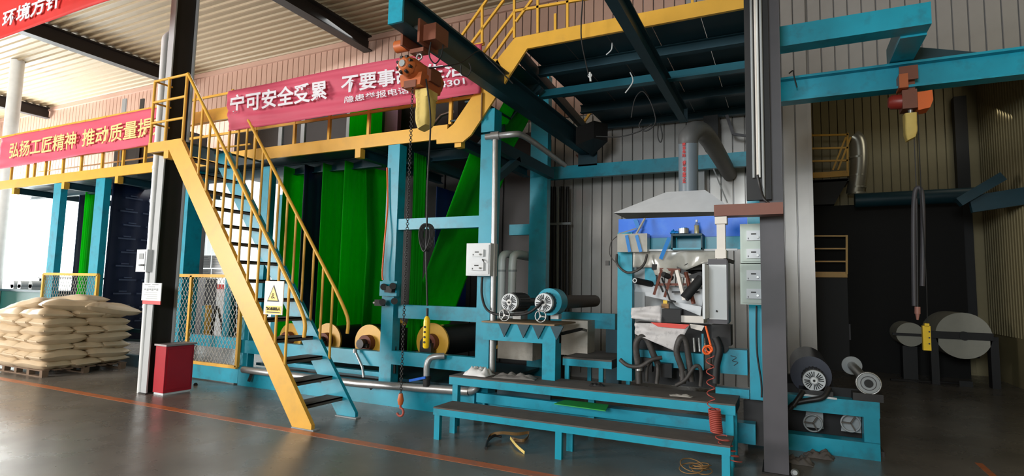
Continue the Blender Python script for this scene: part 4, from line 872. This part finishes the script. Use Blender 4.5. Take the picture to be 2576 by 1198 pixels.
# ================================================================== CRANE BEAMS
o = T('crane_beam', 'dark teal crane beam carrying the orange hoist, pointing toward the back wall', 'beam', (-3.17, 6.6, 4))
P('beam', B().ibeam((-3.17, 3.98, 4.16), (-3.17, 9.4, 4.16), .15, .32, .02), TEALD, o)
P('end_plate', B().box(-3.25, -3.09, 3.955, 3.98, 4.0, 4.55), TEAL, o); P('stub', B().box(-3.24, -3.10, 3.98, 4.1, 4.32, 4.55), TEALD, o); P('stop_bar', B().box(-3.09, -2.75, 3.95, 4.0, 4.33, 4.40), TEAL, o)
P('end_plate', B().box(-3.3, -2.95, 9.4, 9.42, 3.8, 4.4), TEALD, o)
P('end_housing', B().prism([(-3.1, 8.7, 4.0), (-2.85, 8.9, 4.15), (-2.7, 9.2, 4.15), (-3.0, 9.3, 3.95)], (0, 0, .3)), DARK, o)
o = T('crane_beam', 'dark teal crane beam crossing under the upper deck toward the exhaust hood', 'beam', (-1.36, 6, 4.2))
P('beam', B().ibeam((-1.36, 3.2, 4.31), (-1.36, 8.7, 4.31), .11, .22, .015), TEALD, o); P('end_plate', B().box(-1.42, -1.3, 8.7, 8.72, 4.2, 4.42), TEALD, o)
o = T('crane_rail', 'blue crane rail with outrigger frame carrying the small hoist on the right', 'beam', (1, 6.6, 3.8))
P('top_beam', B().box(-.2, 1.25, 6.1, 6.3, 4.10, 4.31), TEAL, o)
P('outrigger', B().box(1.04, 1.25, 6.3, 7.1, 4.08, 4.29), TEAL, o)
P('rail', B().ibeam((-.25, 7.02, 3.93), (3.75, 7.02, 3.93), .18, .28, .025), TEAL, o)
P('stiffener', B().prism([(1.25, 7.0, 4.08), (1.85, 7.0, 4.08), (1.25, 7.0, 4.25)], (0, .03, 0)), TEALD, o)
S('rail_cable', wire([(1985, 185, 6.9), (1995, 178, 6.9), (1997, 190, 6.9), (2005, 220, 6.9)], .008), BLACK, 'bit of thin black wire clipped on the crane rail near the column', 'wire')
# hoists
def hoist(X, Y, zb, label, motor_dir, m):
    o = T('chain_hoist', label, 'hoist', (X, Y, zb))
    return o
X0, Y0 = -3.17, 4.35
h = T('chain_hoist', 'orange electric chain hoist hanging from the crane beam in front of the banner', 'hoist', (X0, Y0, 3.4))
P('trolley_side', B().box(X0 + .085, X0 + .11, Y0 - .16, Y0 + .16, 3.9, 4.13), COPP, h); P('trolley_side', B().box(X0 - .11, X0 - .085, Y0 - .16, Y0 + .16, 3.9, 4.13), COPP, h)
P('trolley_motor', B().box(X0 + .11, X0 + .25, Y0 - .1, Y0 + .12, 3.93, 4.09), COPP, h); P('trolley_gear', B().cyl((X0 - .24, Y0 - .05, 3.95), (X0 - .11, Y0 - .05, 3.95), .06, 16), ORG, h)
for dy in (-.1, .1):
    for s_ in (-1, 1): P('wheel', B().cyl((X0 + s_ * .02, Y0 + dy, 4.055), (X0 + s_ * .075, Y0 + dy, 4.055), .04, 16), STEEL, h)
P('hanger_plate', B().box(X0 - .08, X0 + .08, Y0 - .05, Y0 + .05, 3.86, 3.9), COPP, h); P('eye', B().ring((X0, Y0, 3.83), (0, 1, 0), .03, .01), STEEL, h)
mc = PY(1042, 158, Y0 - .2); zc = mc.z
ax = X0 - .02
P('motor_body', B().tube([(ax, Y0 - .16, zc), (ax, Y0 - .1, zc), (ax, Y0 + .05, zc - .01), (ax, Y0 + .1, zc)], [.09, .105, .105, .1], 24), ORG, h)
fe = P('fan_end', B().tube([(ax, Y0 - .23, zc), (ax, Y0 - .2, zc), (ax, Y0 - .16, zc)], [.055, .09, .1], 8), ORG, h)
P('end_cap', B().cyl((ax, Y0 - .245, zc), (ax, Y0 - .228, zc), .033, 16), GREY, fe)
for k in range(8): a = k * math.pi / 4 + .39; P('vent_hole', B().cyl((ax + math.cos(a) * .073, Y0 - .222, zc + math.sin(a) * .073), (ax + math.cos(a) * .08, Y0 - .19, zc + math.sin(a) * .08), .016, 6), BROWND, fe)
P('gearbox', B().tube([(ax, Y0 + .1, zc - .02), (ax, Y0 + .15, zc - .03), (ax, Y0 + .32, zc - .02)], [.125, .13, .11], 8), ORG, h)
P('lower_housing', B().prism([(ax - .11, Y0 - .1, zc - .17), (ax + .11, Y0 - .1, zc - .17), (ax + .13, Y0 - .1, zc - .05), (ax - .13, Y0 - .1, zc - .05)], (0, .35, 0)), ORG, h)
P('lug_plate', B().box(ax - .07, ax + .07, Y0 - .11, Y0 - .1, zc - .19, zc - .12), COPP, h)
P('electrics_box', B().box(ax + .1, ax + .15, Y0 + .02, Y0 + .2, zc - .1, zc + .04), COPP, h)
def bag(x0, x1, ya, yb, z0, z1, m):
    def ringp(t):
        k = 1 if t > .35 else .75 + .25 * t / .35
        return k
    n = 20; lv = 12; vs = []; fs = []
    for j in range(lv + 1):
        t = j / lv; z = z0 + (z1 - z0) * t; k = min(1, (.72 + .6 * t ** .6)) if t < .35 else 1
        for i in range(n):
            a = 2 * math.pi * i / n; cx_, cy_ = math.cos(a), math.sin(a); e = .35
            xx = math.copysign(abs(cx_) ** e, cx_); yy = math.copysign(abs(cy_) ** e, cy_); w_ = 1 + .06 * noise.noise(Vector((xx * 2, yy * 2, t * 5)))
            vs.append(((x0 + x1) / 2 + (x1 - x0) / 2 * xx * k * w_, (ya + yb) / 2 + (yb - ya) / 2 * yy * k * w_, z + (.02 * xx * (1 - t))))
    for j in range(lv):
        for i in range(n): fs.append((j * n + i, j * n + (i + 1) % n, (j + 1) * n + (i + 1) % n, (j + 1) * n + i))
    b = B(); b.add(vs, fs, True); b.add(vs[:n], [tuple(range(n))[::-1]]); return b
z1b = PY(1078, 235, Y0).z; z0b = PY(1078, 315, Y0).z
P('chain_bag', bag(ax + .0, ax + .14, Y0 - .02, Y0 + .16, z0b, z1b, BAGY), BAGY, h, 'yellow canvas chain bag')
P('bag_collar', B().box(ax + .0, ax + .14, Y0 - .02, Y0 + .16, z1b - .03, z1b + .05), BAGY, h)
def chain(x, y, z0, z1, r=.011, t=.0032):
    b = B(); z = z0; k = 0
    while z < z1:
        b.ring((x, y, z), ((1, .35, 0) if k % 2 else (-.35, 1, 0)), r, t, 8, 4); z += r * 2 * .86; k += 1
    return b
zc1 = zc - .17; cx_ = X0 + 0.0
hookz = PX(1028, 1000, X0).z
P('chain', chain(cx_ - .02, Y0 - .06, .62, zc1, .013, .0035), DARK, h, kind='stuff')
hk = P('hook_block', B().tube([(cx_ - .02, Y0 - .06, .52), (cx_ - .02, Y0 - .06, .56), (cx_ - .02, Y0 - .06, .62)], [.02, .03, .018], 12), ORG, h)
a0 = [(cx_ - .02, Y0 - .06, .52), (cx_ - .02, Y0 - .06, .495)] + [(cx_ - .02 + .036 * math.sin(t) , Y0 - .06, .455 + .036 * math.cos(t)) for t in [i * .4 for i in range(0, 12)]]
P('hook', B().tube(smooth_path(a0, 3), .011, 8), mat('red_hook', (.35, .06, .04), .5), h)
P('cable', B().tube(smooth_path([(ax + .13, Y0 - .03, zc - .1), PY(1083, 300, 4.3), PY(1076, 450, 4.25), PY(1074, 560, 4.25), PY(1072, 640, 4.25), PY(1075, 770, 4.25)], 6), .008, 6), BLACK, h)
for k in range(4):
    c = PY(1068 + k, 598, 4.25)
    P('cable_coil', B().add([], []).tube([c + Vector((.058 * math.cos(t) + .004 * k, .015 * math.sin(t * 2) + .008 * k, .125 * math.sin(t))) for t in [i * 2 * math.pi / 28 for i in range(29)]], .008, 6), BLACK, h)
pc = PY(1073, 838, 4.25)
pn = P('pendant_control', B().tube([pc + Vector((0, 0, -.135)), pc + Vector((0, 0, -.12)), pc + Vector((0, 0, .1)), pc + Vector((0, 0, .13)), pc + Vector((0, 0, .15))], [.022, .03, .03, .025, .012], 8), PENY, h, 'yellow push-button pendant')
for k in range(4): P('button', B().cyl(pc + Vector((0, -.034, -.08 + k * .045)), pc + Vector((0, -.022, -.08 + k * .045)), .01, 10), BLACK, pn)
P('cable_strain', B().cyl(pc + Vector((0, 0, .14)), pc + Vector((0, 0, .22)), .012, 8), BLACK, h)
P('loop_cable', B().tube(smooth_path([(ax + .14, Y0, zc + .02), PY(1130, 165, 4.4), PY(1165, 155, 4.7), PY(1205, 128, 5.0), PY(1230, 150, 5.0), PY(1290, 210, 5.2)], 6), .007, 6).tube(smooth_path([PY(1085, 100, 4.3), PY(1080, 140, 4.3), PY(1095, 160, 4.3), PY(1110, 140, 4.35), PY(1115, 110, 4.4)], 5), .007, 6).tube(smooth_path([PY(1160, 165, 4.7), PY(1160, 185, 4.7), PY(1175, 192, 4.7), PY(1185, 175, 4.7), PY(1180, 158, 4.7)], 5), .006, 6), BLACK, h)
# right hoist
X1, Y1 = PY(2285, 200, 7.02).x, 7.02
h = T('chain_hoist', 'small red and orange chain hoist hanging from the right crane rail', 'hoist', (X1, Y1, 3.2))
P('trolley_side', B().R(2262, 165, 2310, 200, 6.88, .02), COPP, h); P('trolley_side', B().R(2262, 165, 2310, 200, 7.14, .02), COPP, h)
P('trolley_motor', B().R(2262, 185, 2285, 220, 6.85, .2), ORG, h)
P('hanger', B().R(2278, 198, 2302, 232, 6.96, .1), COPP, h); P('eye', B().ring(PY(2290, 240, 7.0), (0, 1, 0), .03, .01), STEEL, h)
P('body', B().R(2270, 225, 2308, 272, 6.92, .2), COPP, h)
ca, cc = PY(2234, 258, 7.0), PY(2272, 256, 7.0); P('motor', B().tube([ca, ca.lerp(cc, .2), cc], [.05, .075, .08], 16), mat('red_motor', (.3, .03, .02), .4), h)
P('gearbox', B().prism([PY(2308, 232, 6.92), PY(2345, 226, 6.92), PY(2348, 250, 6.92), PY(2340, 270, 6.92), PY(2310, 277, 6.92)], (0, .2, 0)), mat('bright_orange', (.75, .14, .02), .4), h)
pz = PY(2290, 288, 7.0); P('bag_hook', B().tube([PY(2290, 270, 7.0), pz], [.03, .015], 8), STEEL, h)
P('chain_bag', bag(PY(2274, 320, 7).x, PY(2306, 320, 7).x, 6.93, 7.08, PY(2290, 351, 7).z, PY(2290, 288, 7).z, BAGY), BAGY, h, 'yellow canvas chain bag')
P('cable', B().tube(smooth_path([PY(2308, 260, 7.0), PY(2318, 500, 7.0), PY(2330, 700, 7.0), PY(2333, 820, 7.0)], 5), .005, 6), BLACK, h)
P('pendant_control', B().R(2322, 820, 2342, 882, 6.98, .06), PENY, h, 'yellow push-button pendant'); P('pendant_top', B().R(2326, 814, 2338, 821, 6.98, .05), PENY, h)
for k in range(3): P('button', B().cyl(PY(2338, 835 + k * 15, 6.965), PY(2338, 835 + k * 15, 6.99), .008, 8), BLACK, h)
# ================================================================== WIRE GUARDS
def guard(x0, x1, z0, z1, Y, label, mids=()):
    o = T('mesh_guard', label, 'guard', ((x0 + x1) / 2, Y, z0))
    t = .03
    for a, c_ in (((x0, z0), (x0, z1)), ((x1, z0), (x1, z1)), ((x0, z0), (x1, z0)), ((x0, z1), (x1, z1))):
        P('frame_bar', B().bar((a[0], Y, a[1]), (c_[0], Y, c_[1]), .05, .05), YEL, o)
    for m_ in mids: P('frame_bar', B().bar((m_, Y, z0), (m_, Y, z1), .05, .05), YEL, o)
    b = B(); s_ = .085; k = x0 - (z1 - z0)
    while k < x1:
        for sg in (1, -1):
            xa, za, xb, zb = (k, z0, k + (z1 - z0) * .62, z1) if sg > 0 else (k + (z1 - z0) * .62, z0, k, z1)
            # clip in x
            def clip(xa, za, xb, zb):
                if xa > xb: xa, za, xb, zb = xb, zb, xa, za
                if xb <= x0 or xa >= x1: return None
                if xa < x0: za = za + (zb - za) * (x0 - xa) / (xb - xa); xa = x0
                if xb > x1: zb = za + (zb - za) * (x1 - xa) / (xb - xa); xb = x1
                return xa, za, xb, zb
            r_ = clip(xa, za, xb, zb)
            if r_ and abs(r_[2] - r_[0]) > .01: b.bar((r_[0], Y, r_[1]), (r_[2], Y, r_[3]), .006, .006)
        k += s_
    P('wire_mesh', b, NETM, o, kind='stuff'); return o
guard(-13.6, -11.7, .55, 1.69, 6.16, 'yellow framed wire mesh guard behind the sack stack')
guard(-10.05, -7.75, .28, 1.70, 6.17, 'yellow framed wire mesh guard right of the tall grey column', (-8.98,))
# behind the guard: posters on the bright wall, cabinets
Yp = YB - .02
for i, x in enumerate((466, 499, 532)):
    for j, (ya, yb) in enumerate(((643, 674), (677, 700))):
        o = T('wall_poster', 'white notice sheet on the bright back wall, %s row, %s of three' % (('upper', 'lower')[j], ('left', 'middle', 'right')[i]), 'poster', PY(x + 15, yb, Yp), 'notices on the bright wall')
        P('sheet', B().R(x, ya, x + 31, yb, Yp, .008), PAP, o)
        b = B().R(x + 8, ya + 4, x + 23, ya + 6, Yp - .003, .003)
        for k in range(int((yb - ya - 12) / 4)): b.R(x + 3, ya + 10 + 4 * k, x + 27, ya + 11 + 4 * k, Yp - .003, .003)
        P('print', b, GREY, o)
S('red_label', B().R(515, 715, 563, 727, 9.4, .01), mat('red_label', (.7, .06, .06), .5), 'red label plate seen through the wire mesh right of the column', 'sign')
S('white_tank', B().box(PY(520,780,9.5).x, PY(566,780,9.5).x, 9.5, 9.8, 0, PY(543,727,9.5).z), WHITE, 'white tank seen through the wire mesh beneath the red label', 'tank')
o = T('grey_stand', 'dark machine stand with crossed rods behind the wire mesh', 'machine', PY(530, 850, 8.6))
P('column', B().R(485, 700, 512, 858, 8.6, .3), DGREY, o); P('blue_cylinder', B().R(505, 770, 520, 858, 8.3, .1), TEAL, o); P('yellow_cylinder', B().R(514, 768, 520, 858, 8.2, .1), YEL, o)
for a, c_ in (((527, 775), (537, 850)), ((545, 770), (530, 850)), ((550, 775), (562, 850))): P('rod', B().bar(PY(*a, 8.4), PY(*c_, 8.4), .035), DARK, o)
P('tube', B().cyl(PY(478, 705, 7.8), PY(470, 858, 7.8), .05, 12), PVC, o); P('inner_post', B().R(562, 700, 580, 862, 7.2, .1), TEAL, o)
for x in (586, 592, 598): P('rod', B().cyl(PY(x, 700, 7.3), PY(x, 870, 7.3), .018, 8), DARK, o)
# left background: low green machine and table
o = T('green_table_machine', 'low dark green machine table with small motors at the far left edge', 'machine', (-17.5, 7.6, 0))
P('body', B().box(-19.5, -15.9, 7.5, 8.3, .3, 1.25), mat('dark_green_machine', (.01, .09, .08), .5), o); P('top', B().box(-19.6, -15.8, 7.45, 8.4, 1.25, 1.3), TEALD, o)
for x in (42, 60, 88): c = PY(x, 716, 7.8); P('motor', B().cyl((c.x, 7.7, c.z), (c.x, 8.0, c.z), .1, 14), GREY, o); P('motor_foot', B().box(c.x - .08, c.x + .08, 7.7, 8.0, 1.3, c.z), GREY, o)
P('rail', B().bar((-19.3, 8.2, 1.62), (-15.3, 8.2, 1.62), .05), DARK, o); P('rail_post', B().bar((-18.3, 8.2, 1.3), (-18.3, 8.2, 1.62), .05), DARK, o); P('rail_post', B().bar((-15.4, 8.2, 0), (-15.4, 8.2, 1.62), .05), DARK, o)
for X in (-19.3, -16.1): P('leg', B().box(X, X + .15, 7.55, 7.7, 0, .3), TEALD, o)
S('low_blue_rail', B().bar(PY(285, 826, 7.0), PY(365, 835, 7.0), .07).bar(PY(285, 854, 6.9), PY(365, 858, 6.9), .05), TEALD, 'low dark blue rails behind the right side of the sack stack', 'rail')
# ================================================================== FAR ROOM, RIGHT
o = T('far_platform', 'small yellow railed platform high in the dark far room', 'platform', (1, 14.3, 2.0))
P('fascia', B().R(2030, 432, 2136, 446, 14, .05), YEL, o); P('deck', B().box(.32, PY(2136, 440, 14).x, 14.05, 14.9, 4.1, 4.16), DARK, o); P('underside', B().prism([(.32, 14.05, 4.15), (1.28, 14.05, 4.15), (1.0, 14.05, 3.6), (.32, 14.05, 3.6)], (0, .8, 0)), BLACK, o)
for y in (340, 373, 405): P('rail', B().bar(PY(2030, y + 1, 14), PY(2133, y - 1, 14), .04), YEL, o)
for x in (2040, 2132): P('rail_post', B().bar(PY(x, 335, 14), PY(x, 434, 14), .04), YEL, o)
for a, c_ in (((2128, 345), (2095, 428)), ((2140, 345), (2108, 428))): P('brace', B().bar(PY(*a, 14), PY(*c_, 14.0), .035), YEL, o)
o = T('far_lower_platform', 'lower yellow railed landing in the dark far room', 'platform', (1, 14.3, 1.9))
P('fascia', B().R(2030, 684, 2132, 698, 14, .05), YEL, o); P('rail_post', B().bar(PY(2130, 592, 14), PY(2130, 690, 14), .04), YEL, o)
for y in (594, 626, 658): P('rail', B().bar(PY(2030, y, 14), PY(2130, y, 14), .03), YEL, o)
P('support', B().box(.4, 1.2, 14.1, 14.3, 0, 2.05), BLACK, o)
o = T('silver_duct', 'round silver duct beside the small yellow far platform', 'duct', (1.5, 14.5, 3.8))
P('duct', B().tube(smooth_path([PY(2145, 345, 14.4), PY(2158, 360, 14.4), PY(2160, 420, 14.4), PY(2150, 490, 14.4)], 5), .17, 20), DUCT, o)
for y in (395, 440, 470, 485): c = PY(2156, y, 14.4); P('band', B().cyl(c, c - Vector((0, 0, .04)), .18, 20), DUCT, o)
S('dark_wall_column', B().R(2415, 240, 2448, 900, 14.7, .2), BLACK, 'black vertical steel column against the far room wall', 'column')
o = T('far_machine', 'machine mass blackened for the unlit lower part of the far room', 'machine', (2, 14, 0))
P('housing', B().box(.5, 3.3, 14.3, 14.7, 0, 3.6), mat('unlit_black', (.004, .0035, .003), .8), o); P('top_duct', B().tube([PY(2150, 505, 13.8), PY(2460, 490, 13.8)], .15, 16), TEALD, o)  # near-black housing colour paints in the unlit lower room
P('beam', B().bar(PY(2410, 510, 12.5), PY(2520, 445, 12.5), .2, .16), TEALD, o); P('beam', B().bar(PY(2440, 515, 12.6), PY(2600, 490, 12.6), .12, .3), TEALD, o)
P('vent', B().R(2105, 815, 2140, 855, 14.25, .05), DGREY, o)
o = T('paper_roll', 'large pale roll of material standing in the dark far room', 'roll', PY(2425, 905, 13))
c = PY(2424, 845, 13); r = (PY(2424, 787, 13) - c).length
P('roll', B().cyl((c.x, 13, c.z), (c.x, 14.2, c.z), r, 40), PAPR, o); P('shaft', B().bar((c.x - r * 1.25, 12.97, c.z), (c.x + r * 1.0, 12.97, c.z), .05, .13), BLACK, o); P('core', B().cyl((c.x, 12.93, c.z), (c.x, 13, c.z), .08, 16), BLACK, o)
P('stand', B().box(c.x - .1, c.x + .1, 12.98, 12.999, 0, .1), BLACK, o)
for s_ in (-1, 1): P('cradle', B().box(c.x + s_ * r * 1.05 - .06, c.x + s_ * r * 1.05 + .06, 13.0, 13.2, 0, c.z), BLACK, o)
c2 = PY(2290, 842, 13.4); r2 = (PY(2290, 812, 13.4) - c2).length
o = T('small_roll', 'smaller pale roll left of the large roll in the far room', 'roll', (c2.x, 13.4, c2.z - r2)); P('roll', B().cyl((c2.x, 13.4, c2.z), (c2.x, 14.2, c2.z), r2, 28), PAPR, o); P('shaft', B().bar((c2.x - .3, 13.37, c2.z), (c2.x + .25, 13.37, c2.z), .04, .05), BLACK, o)
P('stand', B().box(c2.x - .12, c2.x + .12, 13.5, 13.8, 0, c2.z - r2), BLACK, o)
o = T('hanging_loop_hose', 'dark looped hoses hanging with a small reddish fitting in front of the far room', 'hose', PY(2312, 800, 7.05))
P('loop', B().tube(smooth_path([PY(2300, 770, 7.05), PY(2298, 600, 7.05), PY(2300, 495, 7.05), PY(2310, 472, 7.05), PY(2320, 495, 7.05), PY(2322, 600, 7.05), PY(2320, 720, 7.05)], 5), 0.022, 10), DGREY, o)
P('fitting', B().cyl(PY(2308, 772, 7.05), PY(2308, 790, 7.05), .026, 10).tube([PY(2308, 790, 7.05), PY(2308, 805, 7.05)], [.02, .01], 8), mat('reddish_fitting', (.45, .2, .16), .5), o)
P('stem', B().cyl(PY(2306, 500, 7.05), PY(2308, 772, 7.05), .012, 6), DARK, o)
S('rail_end_bar', B().bar(PY(2305, 470, 7.05), (PY(2305, 470, 7.05).x, 7.05, 3.8), .008), DARK, 'thin dark rod holding up the looped hoses', 'rod')
S('floor_skid', B().bar(PZ(2240, 955, .03), PZ(2425, 965, .03), .05, .03), DARK, 'thin dark bar lying on the floor of the dark bay', 'bar')
# ================================================================== FLOOR CLUTTER
def strap(pts, w_, m, label, cat):
    q = smooth_path([PZ(x, y, z) for x, y, z in pts], 6)
    b = B()
    def fn(u, v):
        t = u * (len(q) - 1); i = min(int(t), len(q) - 2); p = q[i].lerp(q[i + 1], t - i); return (p.x, p.y + (v - .5) * .01, p.z + (v) * w_)
    return S('floor_strap', b.sheet(fn, len(q) * 2, 1, .004, False), m, label, cat)
strap([(1222, 1125, .0), (1232, 1100, .03), (1262, 1093, .05), (1300, 1096, .03), (1330, 1093, .02), (1318, 1112, .0), (1285, 1108, .0)], .03, KRAFT, 'brown and yellow strap curled on the floor below the step bench', 'strap')
strap([(1284, 1105, .02), (1300, 1125, .02), (1320, 1143, .0)], .025, MATS['yellow_canvas'], 'pale yellow strap end lying on the brown curled strap', 'strap')
S('strap_end', B().tube(smooth_path([PZ(1222, 1128, .02), PZ(1228, 1108, .03), PZ(1245, 1096, .04), PZ(1262, 1100, .02)], 5), .015, 6), DARK, 'black cord end at the left of the curled strap on the floor', 'cord')
o = T('wire_coil', 'tangled brown wire coil on the floor at the bottom edge of the picture', 'coil', PZ(1755, 1190, 0))
c = PZ(1755, 1192, .02)
for k in range(7): P('loop', B().ring(c + Vector((.05 * math.sin(k * 2.3), .03 * math.cos(k * 1.7), .03 + .008 * k)), (.3 * math.sin(k * 3), .3 * math.cos(k * 2), 1), .07 + .015 * (k % 3), .005, 24, 5), KRAFT, o)
for x, y, lab in ((2010, 1165, 'left'), (2060, 1150, 'right')):
    rag('debris_rag', tuple(PZ(x, y, .002)), .25, .15, .07, MATS['dusty_plate'], 'dark dusty rag on the floor before the roller stand, %s one' % lab, 'rag', x)
S('pale_jar', B().tube([PZ(2000, 1190, 0), PZ(2000, 1190, .04), PZ(2000, 1190, .07)], [.035, .035, .02], 14), GREY, 'small pale knob-like jar on the floor right of the dark column', 'jar')
S('floor_bolt', B().cyl(PZ(492, 968, 0), PZ(492, 968, .015), .03, 8), BLACK, 'small black object on the floor right of the red box', 'scrap')

GR = {'banner': 'safety banners on the railings', 'green_web': 'green fabric sheets in the machine', 'navy_web': 'navy fabric sheets in the machine', 'fabric_roller': 'yellow flanged rollers along the base',
      'roller_motor': 'motors with white slotted fan covers', 'hand_wheel': 'hand wheels on the bracket table', 'rubber_hose': 'hoses at the coating station', 'hanging_wire': 'loose wires under the upper deck',
      'meter_cabinet': 'pale green meter cabinets', 'chain_hoist': 'electric chain hoists', 'crane_beam': 'dark teal crane beams', 'mesh_guard': 'yellow wire mesh guards', 'steel_column': 'grey steel building columns',
      'newspaper_sheet': 'printed sheets on the rack', 'hose_clamp': 'silver hose clamps', 'blue_tape_strip': 'blue tape strips', 'motor_cable': 'cables of the roller stand motor', 'floor_strap': 'straps on the floor', 'plastic_crate': 'pale sheets behind the bracket table', 'debris_rag': 'rags before the roller stand'}
for o in scn.objects:
    k = o.name.split('.')[0]
    if o.parent is None and k in GR and 'label' in o and 'group' not in o: o['group'] = GR[k]
